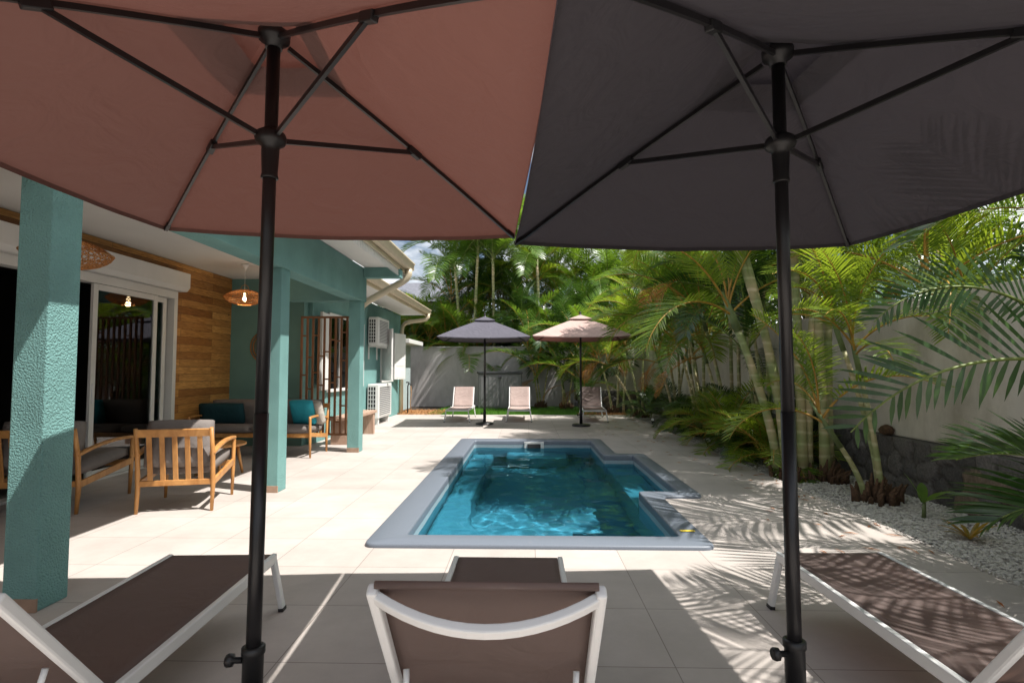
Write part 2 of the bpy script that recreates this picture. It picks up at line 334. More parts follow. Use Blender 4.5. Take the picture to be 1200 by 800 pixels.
        side(lambda k: (tops[0][k], tops[0][k+1], bots[0][k+1], bots[0][k])); side(lambda k: (tops[n][k+1], tops[n][k], bots[n][k], bots[n][k+1]))
        return s
    def mesh(s, name, mats):
        me = bpy.data.meshes.new(name); s.bm.normal_update(); s.bm.to_mesh(me); s.bm.free()
        for m in (mats if isinstance(mats, (list, tuple)) else [mats]): me.materials.append(m)
        return me
    def build(s, name, m, parent=None, bevel=0, seg=2, local=False):
        o = bpy.data.objects.new(name, s.mesh(name, m)); COL.objects.link(o)
        if bevel:
            b = o.modifiers.new('bevel', 'BEVEL'); b.width = bevel; b.segments = seg; b.limit_method = 'ANGLE'; b.angle_limit = R(40); b.harden_normals = False
        if parent:
            o.parent = parent
            if not local: o.matrix_parent_inverse = Matrix.Translation(-Vector(parent.location))
        return o
def tag(o, label, cat, group=None, kind=None):
    if label: o['label'] = label
    if cat: o['category'] = cat
    if group: o['group'] = group
    if kind: o['kind'] = kind
    return o
def thing(name, label, cat, loc=(0, 0, 0), rz=0, group=None):
    o = bpy.data.objects.new(name, None); COL.objects.link(o); o.location = loc; o.rotation_euler = (0, 0, rz); o.empty_display_size = .1
    return tag(o, label, cat, group)
def copy_tree(o, parent=None):
    c = o.copy(); COL.objects.link(c)
    if parent: c.parent = parent
    for ch in o.children: copy_tree(ch, c)
    return c
def struct(o): o['kind'] = 'structure'; return o
def stuff(o, label=None, cat=None): return tag(o, label, cat, None, 'stuff')

# ================================================================== SETTING
# pool outlines (near edge first, counter-clockwise)
OUT = [(-1.26, 4.25), (1.45, 4.25), (1.45, 5.93), (1.89, 5.93), (1.89, 8.88), (1.45, 8.88), (1.45, 10.72), (-1.26, 10.72)]
INN = [(-.97, 4.51), (1.24, 4.51), (1.24, 6.15), (1.68, 6.15), (1.68, 8.68), (1.22, 8.68), (1.22, 10.42), (-.97, 10.42)]
def rects_around(x0, x1, y0, y1):
    """rectangles that tile [x0,x1]x[y0,y1] leaving the pool free"""
    e = .05
    return [(x0, x1, y0, 4.25+e), (x0, x1, 10.72-e, y1), (x0, -1.26+e, 4.25+e, 10.72-e), (1.45-e, x1, 4.25+e, 5.93+e), (1.89-e, x1, 5.93+e, 8.88-e), (1.45-e, x1, 8.88-e, 10.72-e)]
b = MB()
for x0, x1, y0, y1 in rects_around(-600, 600, -300, 900): b.quad((x0, y0, -.06), (x1, y0, -.06), (x1, y1, -.06), (x0, y1, -.06))
struct(b.build('ground', M['soil']))
b = MB()
for x0, x1, y0, y1 in rects_around(-5.36, 3.16, -3.2, 16.7): b.quad((x0, y0, 0), (x1, y0, 0), (x1, y1, 0), (x0, y1, 0))
b.box(-5.36, 3.16, 16.70, 16.705, -.06, 0); b.box(3.16, 3.165, -3.2, 16.7, -.06, 0)
struct(b.build('terrace_paving', M['deck']))
# lawn, wood chips, gravel beds
b = MB(); b.quad((-3.0, 16.72, -.02), (2.2, 16.72, -.02), (2.2, 20.9, -.02), (-3.0, 20.9, -.02)); struct(b.build('lawn', M['lawn']))
def blades():
    b = MB(); rnd = random.Random(3); L = b.bm.verts.layers.float.new('tone')
    for i in range(9000):
        x = rnd.uniform(-3.0, 2.2); y = 16.75+abs(rnd.gauss(0, 1.6)); 
        if y > 20.8: continue
        a = rnd.uniform(0, 6.28); h = rnd.uniform(.03, .07); dx, dy = .006*math.cos(a), .006*math.sin(a); t = rnd.random()*.6
        vs = [b.bm.verts.new(p) for p in ((x-dx, y-dy, -.02), (x+dx, y+dy, -.02), (x+rnd.gauss(0, .02), y+rnd.gauss(0, .02), h))]
        for v in vs: v[L] = t
        b.bm.faces.new(vs)
    return b
stuff(blades().build('grass', M['grass']), 'bright green lawn strip beyond the paving', None)
def lumps(name, m, x0, x1, y0, y1, z, seed, nx, ny, amp):
    b = MB()
    b.grid(lambda u, v: (x0+(x1-x0)*u, y0+(y1-y0)*v, z+amp*noise.noise(Vector((u*nx*.7, v*ny*.7, seed)))), nx, ny)
    return b.build(name, m)
def scatter_stones(b, n, rx, ry, zf, smin, smax, rnd, flat=.6):
    L = b.bm.verts.layers.float.new('tone')
    base = bmesh.new(); bmesh.ops.create_icosphere(base, subdivisions=1, radius=1); bv = [v.co.copy() for v in base.verts]; bf = [[v.index for v in f.verts] for f in base.faces]; base.free()
    for i in range(n):
        x, y = rx(rnd), ry(rnd); s = rnd.uniform(smin, smax); sx, sy, sz = s*rnd.uniform(.7, 1.3), s*rnd.uniform(.7, 1.3), s*flat*rnd.uniform(.7, 1.2)
        a = rnd.uniform(0, 6.28); ca, sa = math.cos(a), math.sin(a); z = zf(x, y)+rnd.uniform(0, s*.5)
        vs = [b.bm.verts.new((x+(c.x*sx*ca-c.y*sy*sa), y+(c.x*sx*sa+c.y*sy*ca), z+c.z*sz)) for c in bv]
        for f in bf: b.bm.faces.new([vs[k] for k in f])
def bedz(x, y): return -.02+.02*noise.noise(Vector((x*1.5, y*1.5, 4)))
o = lumps('gravel_base', mat('gravel_bed', (.40, .37, .34), .9, .35, 70, bump=1, bscale=75, bdist=.03), 3.17, 4.32, -2, 17.5, -.02, 4, 12, 160, .015); struct(o); o.name = 'gravel_bed'
rnd = random.Random(5)
b = MB(); scatter_stones(b, 11000, lambda r: r.uniform(3.19, 4.3), lambda r: 2.6+abs(r.gauss(0, 3.4)), bedz, .009, .019, rnd)
scatter_stones(b, 500, lambda r: 3.15-abs(r.gauss(0, .025)), lambda r: 2.6+abs(r.gauss(0, 3.4)), lambda x, y: .006, .005, .011, rnd)
stuff(b.build('gravel', M['pebble']), 'white gravel bed along the paving', None)
b = MB(); T = b.bm.verts.layers.float.new('tone'); rnd = random.Random(15)
for i in range(150):
    x = 3.1-abs(rnd.gauss(0, .8)); y = rnd.uniform(2.4, 16); a = rnd.uniform(0, 6.28); l = rnd.uniform(.04, .16); c, d = math.cos(a), math.sin(a); wd = rnd.uniform(.006, .012); tn = rnd.random()*.5
    if -1.4 < x < 2.05 and 4.1 < y < 10.9: continue
    vs = [b.bm.verts.new(q) for q in ((x, y, .006), (x+c*l*.5-d*wd, y+d*l*.5+c*wd, .012), (x+c*l, y+d*l, .007), (x+c*l*.5+d*wd, y+d*l*.5-c*wd, .009))]
    for v in vs: v[T] = tn
    b.bm.faces.new(vs)
stuff(b.build('leaf_litter', M['dry']), 'few dry leaf shreds on the paving by the palms', None)
struct(lumps('wood_chip_bed', M['chip'], -4.0, -2.6, 16.75, 18.6, -.0, 9, 28, 36, .03))
struct(lumps('wood_chip_strip', M['chip'], 1.6, 3.12, 16.75, 17.3, -.0, 11, 28, 12, .03))
b = MB(); rnd = random.Random(8)
for i in range(900):
    if i % 3: x, y = rnd.uniform(-4.0, -2.6), rnd.uniform(16.75, 18.5)
    else: x, y = rnd.uniform(1.6, 3.1), rnd.uniform(16.75, 17.3)
    a = rnd.uniform(0, 6.28); l = rnd.uniform(.02, .05); z = rnd.uniform(.005, .04)
    b.bar((x, y, z), (x+l*math.cos(a), y+l*math.sin(a), z+rnd.uniform(-.01, .02)), .018, .006)
stuff(b.build('wood_chips', M['chip']), 'orange wood chips at the edge of the lawn', None)

# ------------------------------------------------------------------ swimming pool
pool = thing('swimming_pool', 'small rectangular swimming pool with grey rim and blue shell set in the terrace', 'swimming pool', (.1, 7.4, 0))
def round_poly(poly, r, n=4):
    o = []
    for i, p in enumerate(poly):
        a, c = Vector(poly[i-1]+(0,)), Vector(poly[(i+1) % len(poly)]+(0,)); p = Vector(p+(0,))
        d1, d2 = (a-p).normalized(), (c-p).normalized()
        for k in range(n+1):
            t = k/n; q = (p+d1*r)*(1-t)**2+p*2*t*(1-t)+(p+d2*r)*t*t; o.append((q.x, q.y))
    return o
oo, ii = round_poly(OUT, .10), round_poly(INN, .05)
def lerp_ring(t, z): return [((1-t)*a[0]+t*c[0], (1-t)*a[1]+t*c[1], z) for a, c in zip(oo, ii)]
def loft(b, rings, smooth=True):
    rr = [[b.bm.verts.new(p) for p in r] for r in rings]; n = len(rr[0])
    for a, c in zip(rr, rr[1:]):
        for k in range(n): b.bm.faces.new((a[k], a[(k+1) % n], c[(k+1) % n], c[k])).smooth = smooth
    return rr
b = MB(); loft(b, [lerp_ring(.02, -.04), lerp_ring(0, .012), lerp_ring(.015, .026), lerp_ring(.05, .032), lerp_ring(.93, .032), lerp_ring(.985, .027), lerp_ring(1.0, .012), lerp_ring(1.0, -.05)])
b.build('coping', M['gelcoat'], pool)
b = MB(); rr = loft(b, [lerp_ring(1.0, -.05), lerp_ring(1.0, -.30)], False)
rr = loft(b, [lerp_ring(1.0, -.30), lerp_ring(1.04, -1.30), lerp_ring(1.2, -1.4)], False); b.bm.faces.new(rr[-1])
shell = b.build('shell', M['poolskin'], pool)
# bench: a rounded ledge along the left and near sides, and the shallow side bay
led = [(-.96, 4.52), (1.0, 4.52)]
for k in range(9):
    t = k/8*math.pi/2; led.append((.55+.45*math.cos(t), 4.52+.62*math.sin(t)))
for k in range(9):
    t = k/8*math.pi/2; led.append((-.05-.55*math.sin(t)*1.0, 6.0-.86*math.cos(t)))
for k in range(7): led.append((-.60-.05*math.sin(k*.9), 6.0+k*.6))
led += [(-.60, 10.0), (-.96, 10.0)]
b = MB(); b.prism(led, -1.35, -.42); b.build('bench', M['poolskin'], pool, bevel=.05, seg=3)
b = MB(); b.box(1.26, 1.67, 6.16, 8.67, -1.3, -.38); b.build('step', M['poolskin'], pool, bevel=.03)
b = MB(); b.box(-.35, .75, 9.7, 10.41, -1.35, -.55); b.build('step', M['poolskin'], pool, bevel=.05)
# skimmer in the far wall
b = MB(); b.box(-.03, .34, 10.395, 10.418, -.16, .005); sk = b.build('skimmer', M['white'], pool, bevel=.008)
b = MB(); b.box(.03, .28, 10.385, 10.394, -.12, -.03); b.build('flap', M['dark'], sk, local=False).matrix_parent_inverse = Matrix.Translation(-Vector((0, 0, 0)))
b = MB(); b.quad((1.28, 4.62, .0385), (1.40, 4.62, .0385), (1.40, 4.66, .0385), (1.28, 4.66, .0385)); b.build('depth_mark', M['yellow'], pool)
# water: real ripples in the surface
def wz(x, y):
    v = Vector((x*2.1, y*2.1, .3)); a = noise.noise(v)*.008+noise.noise(v*2.3+Vector((5, 1, 2)))*.0042+noise.noise(v*5.1+Vector((1, 7, 3)))*.0018
    return -.105+a
def inside(x, y): return (-.965 <= x <= 1.235 and 4.515 <= y <= 10.415) or (1.2 <= x <= 1.675 and 6.155 <= y <= 8.675)
def water_mesh():
    """ripple surface closed underneath into one body of water round the inside of the shell"""
    b = MB(); st = .022; lo = -1.50
    def ticks(*k):
        o = []
        for a, c in zip(k, k[1:]):
            n = max(1, round((c-a)/st)); o += [a+(c-a)*i/n for i in range(n)]
        return o+[k[-1]]
    xs = ticks(-.972, 1.243, 1.684); ys = ticks(4.507, 6.146, 8.684, 10.424); V = {}
    def ok(i, j):
        x, y = (xs[i]+xs[i+1])/2, (ys[j]+ys[j+1])/2
        return x < 1.243 or 6.146 < y < 8.684
    def vt(i, j):
        if (i, j) not in V: V[i, j] = b.bm.verts.new((xs[i], ys[j], wz(xs[i], ys[j])))
        return V[i, j]
    for i in range(len(xs)-1):
        for j in range(len(ys)-1):
            if ok(i, j): b.bm.faces.new((vt(i, j), vt(i+1, j), vt(i+1, j+1), vt(i, j+1))).smooth = True
    ed = [e for e in b.bm.edges if e.is_boundary]
    r = bmesh.ops.extrude_edge_only(b.bm, edges=ed); nv = [v for v in r['geom'] if isinstance(v, bmesh.types.BMVert)]
    for v in nv: v.co.z = lo
    bmesh.ops.holes_fill(b.bm, edges=[e for e in b.bm.edges if e.is_boundary], sides=0)
    for f in b.bm.faces:
        if f.normal.length == 0 or abs(f.calc_center_median().z+.105) > .06: f.smooth = False
    bmesh.ops.recalc_face_normals(b.bm, faces=b.bm.faces)
    for e in b.bm.edges:
        if len(e.link_faces) == 2 and e.link_faces[0].smooth != e.link_faces[1].smooth: e.smooth = False
    return b
wat = water_mesh().build('water', M['water']); struct(wat)
sd.cycles.is_caustics_light = True; wat.cycles.is_caustics_caster = True
for o in pool.children_recursive:
    if o.type == 'MESH' and o.name.split('.')[0] in ('shell', 'bench', 'step'): o.cycles.is_caustics_receiver = True


# ------------------------------------------------------------------ house
house = thing('house', 'single storey turquoise house with covered terrace and wood clad wall', 'house', (-5.4, 3.5, 0))
def hp(b, name, m, bevel=0, parent=None, seg=2):
    o = b.build(name, m, None, bevel, seg); o.parent = parent or house
    off = Vector(house.location)
    o.matrix_parent_inverse = Matrix.Translation(-off) if not parent else Matrix.Identity(4)
    return o
for y in (0.05, 3.09, 6.10, 9.07):
    b = MB()
    def colm(u, v, y=y):
        pass
    b.box(-2.97, -2.77, y, y+.22, .0, 2.53); c = hp(b, 'column', M['teal'], .008)
    b = MB(); b.box(-2.972, -2.768, y-.004, y+.012, 0, .075); hp(b, 'plinth', M['tile_skirting'], .003, c)
b = MB(); b.box(-2.995, -2.745, -2.5, 9.315, 2.53, 3.10); hp(b, 'beam', M['teal'], .008)
b = MB(); b.box(-4.03, -2.996, 9.07, 9.31, 2.53, 3.02); hp(b, 'beam', M['teal'], .008)
b = MB(); b.box(-2.744, -2.12, 9.12, 9.30, 2.93, 3.10); hp(b, 'eave_bracket', M['teal'], .005)
b = MB(); b.box(-2.744, -2.12, 3.12, 3.30, 2.93, 3.10); hp(b, 'eave_bracket', M['teal'], .005)
b = MB(); b.box(-5.36, -2.997, -2.5, 9.9, 3.025, 3.06); hp(b, 'ceiling', M['ceiling'])
b = MB(); b.box(-2.74, -2.15, -2.5, 9.62, 3.102, 3.13); b.box(-3.9, -3.14, 9.32, 17.0, 3.072, 3.10); hp(b, 'soffit', M['white'])
# roofs: sloping sheets
b = MB()
for (xa, ya, yb, za) in ((-2.12, -2.5, 9.66, 3.22), (-3.1, 9.661, 17.05, 3.19)):
    n = 10
    b.bm.faces.new([b.bm.verts.new(p) for p in ((xa, ya, za), (xa, yb, za), (-9, yb, 3.9+.5), (-9, ya, 3.9+.5))])
    b.bm.faces.new([b.bm.verts.new(p) for p in ((xa, ya, za-.06), (-9, ya, 4.34), (-9, yb, 4.34), (xa, yb, za-.06))])
    b.bm.faces.new([b.bm.verts.new(p) for p in ((xa, yb, za-.06), (-9, yb, 4.34), (-9, yb, 4.4), (xa, yb, za))])
    b.bm.faces.new([b.bm.verts.new(p) for p in ((xa, ya, za-.06), (xa, yb, za-.06), (xa, yb, za), (xa, ya, za))])
rf = hp(b, 'roof', M['roofsheet'])
# gutters with a fascia, and downpipes
def gutter(x, y0, y1, z, name='gutter'):
    b = MB(); prof = [(-.03, .115), (.0, .115), (.0, .0), (.075, .0), (.10, .03), (.125, .10), (.14, .105), (.14, .125), (.115, .125), (.085, .035), (.065, .015), (.012, .015), (.012, .13), (-.03, .13)]
    vs0 = [b.bm.verts.new((x+a, y0, z+c)) for a, c in prof]; vs1 = [b.bm.verts.new((x+a, y1, z+c)) for a, c in prof]
    n = len(prof)
    for k in range(n): b.bm.faces.new((vs0[k], vs0[(k+1) % n], vs1[(k+1) % n], vs1[k]))
    b.box(x, x+.12, y1, y1+.006, z, z+.125)
    g = hp(b, 'gutter', M['cream'])
    b = MB(); b.box(x-.035, x-.005, y0, y1, z-.07, z+.12); f = hp(b, 'fascia', M['cream'], .004)
    return g
gutter(-2.115, -2.5, 9.66, 3.135); gutter(-3.095, 9.66, 17.05, 3.105)
b = MB(); b.tube([(-2.06, 9.52, 3.14), (-2.06, 9.52, 3.05), (-2.10, 9.52, 2.97), (-2.18, 9.52, 2.91), (-2.62, 9.50, 2.66), (-2.78, 9.46, 2.56), (-2.86, 9.42, 2.47), (-2.87, 9.40, 2.35), (-2.87, 9.40, .05)], .06, 14); hp(b, 'downpipe', M['cream'])
b = MB(); b.tube([(-3.04, 16.9, 3.11), (-3.04, 16.9, 3.0), (-3.10, 16.9, 2.93), (-3.25, 16.9, 2.90), (-3.6, 16.92, 2.86), (-3.75, 16.95, 2.82), (-3.86, 17.0, 2.72), (-3.88, 17.0, 2.55), (-3.88, 17.0, .0)], .06, 14); hp(b, 'downpipe', M['cream'])
# lambrequin: pierced scalloped trim hanging below the first eave
b = MB(); y = 0.0
while y < 9.6:
    poly = [(0, .085), (0, .03), (.012, .02), (.016, -.02), (.026, -.07), (.036, -.09), (.046, -.07), (.056, -.02), (.060, .02), (.072, .03), (.072, .085)]
    a = [b.bm.verts.new((-2.150, y+p, 3.045+q)) for p, q in poly]; c = [b.bm.verts.new((-2.158, y+p, 3.045+q)) for p, q in poly]; n = len(poly)
    b.bm.faces.new(a); b.bm.faces.new(c[::-1])
    for k in range(n): b.bm.faces.new((a[k], c[k], c[(k+1) % n], a[(k+1) % n]))
    y += .0726
b.box(-2.159, -2.149, 0, 9.62, 3.131, 3.134); lam = hp(b, 'eave_trim', M['white'])
# walls: clad wall with door opening (y 3.9..8.16), end wall, rear range
b = MB(); b.box(-5.56, -5.37, 8.16, 9.8, 0, 3.024); b.box(-5.56, -5.37, 3.6, 8.16, 2.50, 3.024); b.box(-5.56, -5.37, -2.5, 3.6, 0, 3.024); hp(b, 'wood_cladding', M['clad'])
b = MB(); b.box(-5.56, -4.03, 9.8, 10.0, 0, 3.024); hp(b, 'end_wall', M['teal_fine'])
b = MB(); b.box(-4.2, -3.95, 10.001, 17.1, 0.0, 3.07); hp(b, 'garden_wall', M['teal'])
b = MB(); b.box(-9, -4.2, 16.9, 17.1, 0, 3.3); b.box(-9.2, -9.0, -2.5, 17.1, 0, 4.3); b.box(-9, -5.57, -2.7, -2.5, 0, 4.3); hp(b, 'rear_wall', M['teal_fine'])
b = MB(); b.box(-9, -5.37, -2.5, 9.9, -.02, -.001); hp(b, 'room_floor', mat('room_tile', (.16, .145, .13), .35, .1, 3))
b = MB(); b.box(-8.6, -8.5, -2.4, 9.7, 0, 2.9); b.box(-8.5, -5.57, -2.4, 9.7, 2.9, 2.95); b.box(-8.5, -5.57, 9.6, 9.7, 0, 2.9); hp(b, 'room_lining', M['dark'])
# roller shutter box and sliding door
b = MB(); pr = [(-5.368, 2.56), (-5.22, 2.56), (-5.17, 2.62), (-5.17, 2.84), (-5.368, 2.84)]
for y0, y1 in ((3.4, 8.25),):
    a = [b.bm.verts.new((x, y0, z)) for x, z in pr]; c = [b.bm.verts.new((x, y1, z)) for x, z in pr]; n = len(pr)
    b.bm.faces.new(a); b.bm.faces.new(c[::-1])
    for k in range(n): b.bm.faces.new((a[k], c[k], c[(k+1) % n], a[(k+1) % n]))
hp(b, 'roller_shutter_box', M['white'], .006)
door = thing('sliding_door_tmp', None, None); bpy.data.objects.remove(door)
b = MB(); b.box(-5.45, -5.30, 3.6, 8.16, 2.44, 2.555); b.box(-5.45, -5.30, 8.08, 8.16, 0, 2.44); b.box(-5.45, -5.30, 3.6, 3.66, 0, 2.44); b.box(-5.45, -5.30, 3.66, 8.08, -.0, .03)
df = hp(b, 'sliding_door', M['white'], .004)
def sash(x, y0, y1):
    b = MB(); z0, z1, t = .035, 2.435, .075
    b.box(x-.02, x+.02, y0, y0+t, z0, z1); b.box(x-.02, x+.02, y1-t, y1, z0, z1); b.box(x-.02, x+.02, y0+t, y1-t, z0, z0+t+.02); b.box(x-.02, x+.02, y0+t, y1-t, z1-t, z1)
    s = hp(b, 'door_sash', M['white'], .004, df)
    b = MB(); b.box(x-.004, x+.004, y0+t, y1-t, z0+t+.02, z1-t); hp(b, 'pane', M['glass'], 0, df)
    return s
sash(-5.33, 6.55, 7.72); sash(-5.385, 6.85, 8.0); sash(-5.43, 7.0, 8.07)
b = MB(); b.box(-5.335, -5.30, 6.57, 6.60, .95, 1.2); hp(b, 'handle', M['alu'], .004, df)
# curtains inside
def curtain(y0, y1, x, name, m, amp=.035, fr=38):
    b = MB(); b.grid(lambda u, v: (x+amp*math.sin((y0+(y1-y0)*u)*fr)+.01*math.sin(u*17), y0+(y1-y0)*u, .04+2.4*v), int((y1-y0)*60), 1); return hp(b, name, m)
curtain(5.95, 6.5, -5.62, 'curtain', M['darkbrown']); curtain(7.2, 8.05, -5.62, 'curtain', M['sheer'])
# garden-side windows with white frames and hinged shutters on the rear range
def window(y0, y1, z0, z1, sh):
    b = MB(); x = -3.95; t = .07
    b.box(x+.002, x+.06, y0, y1, z0-.06, z0); b.box(x+.002, x+.05, y0, y1, z1, z1+.06); b.box(x+.002, x+.05, y0, y0+t, z0, z1); b.box(x+.002, x+.05, y1-t, y1, z0, z1); ym = (y0+y1)/2; b.box(x+.002, x+.045, ym-.045, ym+.045, z0, z1)
    f = hp(b, 'window', M['white'], .004)
    b = MB(); b.box(x+.006, x+.014, y0+t, ym-.045, z0, z1); b.box(x+.006, x+.014, ym+.045, y1-t, z0, z1); hp(b, 'pane', M['glass'], 0, f)
    b = MB(); b.box(x+.0015, x+.004, y0+t, y1-t, z0, z1); hp(b, 'backing', M['dark'], 0, f)
    for (ya, yb, xa, xb) in sh:
        b = MB(); b.bar((xa, ya, (z0+z1)/2), (xb, yb, (z0+z1)/2), .045, z1-z0)
        d = (Vector((xb, yb, 0))-Vector((xa, ya, 0))); nn = Vector((d.y, -d.x, 0)).normalized()
        for k in range(4):
            zc = z0+(k+.5)*(z1-z0)/4; m = (Vector((xa, ya, 0))+Vector((xb, yb, 0)))/2+nn*.024
            b.bar((m.x-d.x*.36, m.y-d.y*.36, zc), (m.x+d.x*.36, m.y+d.y*.36, zc), .008, (z1-z0)/4*.72)
        hp(b, 'shutter', M['white'], .004, f)
    return f
window(10.75, 12.2, .98, 2.45, [(10.72, 10.05, -3.88, -3.80), (12.23, 12.9, -3.90, -3.86)])
window(14.75, 16.0, 1.08, 2.45, [(14.72, 14.25, -3.88, -3.50), (16.03, 16.75, -3.88, -3.72)])
# lean-to at the far end
b = MB(); b.box(-6.2, -4.15, 17.6, 19.6, 0, 2.22); hp(b, 'lean_to', mat('pale_teal_board', (.42, .50, .50), .7, .08, 3, bump=.2))
b = MB(); b.box(-6.2, -3.72, 17.35, 19.7, 2.222, 2.36); hp(b, 'lean_to_roof', M['white'], .01)
# ------------------------------------------------------------------ boundary walls
w1 = thing('garden_wall_far', None, None); bpy.data.objects.remove(w1)
b = MB(); b.box(-7.5, 1.85, 21.0, 21.2, -.05, 2.22); o = b.build('boundary_wall', M['greywall']); tag(o, 'plain grey rendered wall at the far end of the garden behind the storage cabinet', 'wall')
b = MB(); b.box(-7.5, 1.85, 20.97, 21.23, 2.22, 2.26); c = b.build('coping', M['greywall'], o, .006)
side = thing('boundary_wall', 'tall cream rendered wall on a dark stone base along the gravel bed', 'wall', (4.4, 8, 0))
b = MB(); b.box(4.33, 4.55, -4, 20.2, .60, 2.16); b.box(1.86, 4.549, 20.2, 20.42, .6, 2.2); b.build('rendered_upper', M['creamwall'], side, .01)
def stone_base(y0, y1, z1, seed, along='y', c=4.28):
    b = MB(); rnd = random.Random(seed); L = b.bm.verts.layers.float_color.new('col')
    seeds = []; y = y0
    zz = [.1, .3, .5]
    while y < y1:
        for z in zz: seeds.append((y+rnd.uniform(-.1, .1)+(.14 if z == .3 else 0), z+rnd.uniform(-.07, .07), rnd.random()))
        y += .29
    seeds.sort(); st = .026; ny = int((y1-y0)/st); nz_ = int((z1+.06)/st); vs = []; lo = 0
    for i in range(ny+1):
        yy = y0+i*st; row = []
        while lo < len(seeds)-1 and seeds[lo][0] < yy-.7: lo += 1
        near = []
        k = lo
        while k < len(seeds) and seeds[k][0] < yy+.7: near.append(seeds[k]); k += 1
        for j in range(nz_+1):
            z = -.06+j*st
            wy = yy+.04*noise.noise(Vector((yy*6, z*6, 1))); wz_ = z+.04*noise.noise(Vector((yy*6, z*6, 9)))
            ds = sorted(((wy-s[0])**2+((wz_-s[1])*1.15)**2, s[2]) for s in near)
            e = math.sqrt(ds[1][0])-math.sqrt(ds[0][0]); k2 = min(1, e/.07)
            h = .036*(k2**.5)+.012*noise.noise(Vector((yy*9, z*9, 3)))+.03*(ds[0][1]-.5)
            s = ds[0][1]; cc = (.085+.10*s, .078+.09*s, .074+.085*s) if k2 > .22 else (.07, .06, .052)
            if s > .9: cc = (.19, .14, .10)
            p = (c-h, yy, z) if along == 'y' else (yy, c-h, z)
            v = b.bm.verts.new(p); v[L] = cc+(1,); row.append(v)
        # top lip running back to the wall
        p = (c+.06, yy, z1) if along == 'y' else (yy, c+.06, z1); v = b.bm.verts.new(p); v[L] = (.06, .055, .05, 1); row.append(v); vs.append(row)
    for a, d in zip(vs, vs[1:]):
        for k in range(len(a)-1):
            f = b.bm.faces.new((a[k], d[k], d[k+1], a[k+1]) if along != 'y' else (a[k], a[k+1], d[k+1], d[k])); f.smooth = True
    return b
stone_base(2.0, 20.15, .60, 3).build('stone_base', M['lava'], side)
stone_base(1.9, 4.3, .60, 6, 'x', 20.13).build('stone_base', M['lava'], side)

# ================================================================== OBJECTS
# ------------------------------------------------------------------ parasols
def make_parasol(label, canopy_m, loc, rz, sx_=2.04, sy_=2.04, zt=2.735, zc=2.165, lean=(0, 0), base=.225, group='square parasols around the pool'):
    t = thing('parasol', label, 'parasol', loc, rz, group); t.rotation_euler = (lean[0], lean[1], rz)
    P = lambda b, n, m, bev=0, par=None: b.build(n, m, par or t, bev, 2, True)
    zs = 2.30; hx, hy = sx_/2, sy_/2
    P(MB().lathe([(base-.01, .0), (base, .012), (base, .035), (base-.025, .055), (.05, .068)], n=28), 'base', M['black'])
    sl = P(MB().lathe([(.038, .06), (.038, .285), (.043, .29), (.043, .315), (.034, .32)], n=20), 'sleeve', M['plastic'])
    P(MB().lathe([(.012, 0), (.012, .03), (.024, .034), (.026, .05), (.02, .06)], n=8), 'knob', M['plastic'], 0, sl).matrix_local = Matrix.Translation((-.036, -.012, .27)) @ Matrix.Rotation(R(-90), 4, 'Y')
    P(MB().tube([(0, 0, .06), (0, 0, 1.2)], .0275, 18), 'pole', M['black'])
    P(MB().tube([(0, 0, 1.19), (0, 0, zt)], .0255, 18), 'pole', M['black'])
    P(MB().lathe([(.031, zs-.17), (.034, zs-.165), (.030, zs-.15), (.034, zs-.06), (.034, zs-.04), (.056, zs-.025), (.062, zs-.005), (.055, zs+.015), (.034, zs+.03)], n=20), 'slider', M['plastic'])
    P(MB().lathe([(.032, zt-.07), (.036, zt-.05), (.060, zt-.035), (.062, zt-.005), (.03, zt+.012), (.028, zt+.07), (.02, zt+.075)], n=20), 'crown_hub', M['plastic'])
    P(MB().lathe([(.02, zt+.075), (.03, zt+.09), (.02, zt+.12), (.006, zt+.13)], n=14), 'finial', M['plastic'])
    def ribpt(u, sx, sy, off=0):      # along a rib, u = 0..1
        z = zt+(zc-zt)*u+.015*math.sin(math.pi*u)
        return Vector((sx*hx*u, sy*hy*u, z+off))
    for sx, sy in ((1, 1), (-1, 1), (-1, -1), (1, -1)):
        b = MB(); n = 10
        b.sweep([ribpt(.04+.93*k/n, sx, sy, -.022) for k in range(n+1)], .013, .02)
        r = P(b, 'rib', M['black'])
        P(MB().bar(ribpt(.955, sx, sy, -.02), ribpt(.998, sx, sy, -.018), .022, .026), 'end_cap', M['plastic'], .004, r)
        q = ribpt(.48, sx, sy, -.03)
        b = MB().bar((sx*.04, sy*.04, zs), q, .014, .02); st = P(b, 'strut', M['black'])
        P(MB().bar(ribpt(.455, sx, sy, -.03), ribpt(.505, sx, sy, -.03), .03, .034), 'bracket', M['plastic'], .004, st)
    # cloth: four panels, slightly hollow, with a hole at the top under a vent cap
    cs = [(1, 1), (-1, 1), (-1, -1), (1, -1)]
    def cloth(b, u0, u1, dz, sag, pull, nu=12, nv=16):
        for i in range(4):
            A, B = cs[i], cs[(i+1) % 4]
            def f(u, v):
                uu = u0+(u1-u0)*u; a, c = ribpt(uu, *A), ribpt(uu, *B); p = a*(1-v)+c*v; k = 1-(2*v-1)**2
                p.z += dz-sag*uu*k; d = Vector((-(A[0]+B[0])/2, -(A[1]+B[1])/2, 0)); p += d*pull*k*uu*uu
                p.z += .006*noise.noise(Vector((p.x*4, p.y*4, i)))*k
                return p
            b.grid(f, nu, nv)
            # narrow hem folded down along the edge
            def hem(u, v):
                p = f(1, v); p.z -= .022*u; return p
            b.grid(hem, 1, nv)
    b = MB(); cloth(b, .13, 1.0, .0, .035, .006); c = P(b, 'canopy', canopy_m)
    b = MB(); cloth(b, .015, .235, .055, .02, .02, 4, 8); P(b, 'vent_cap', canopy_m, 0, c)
    return t
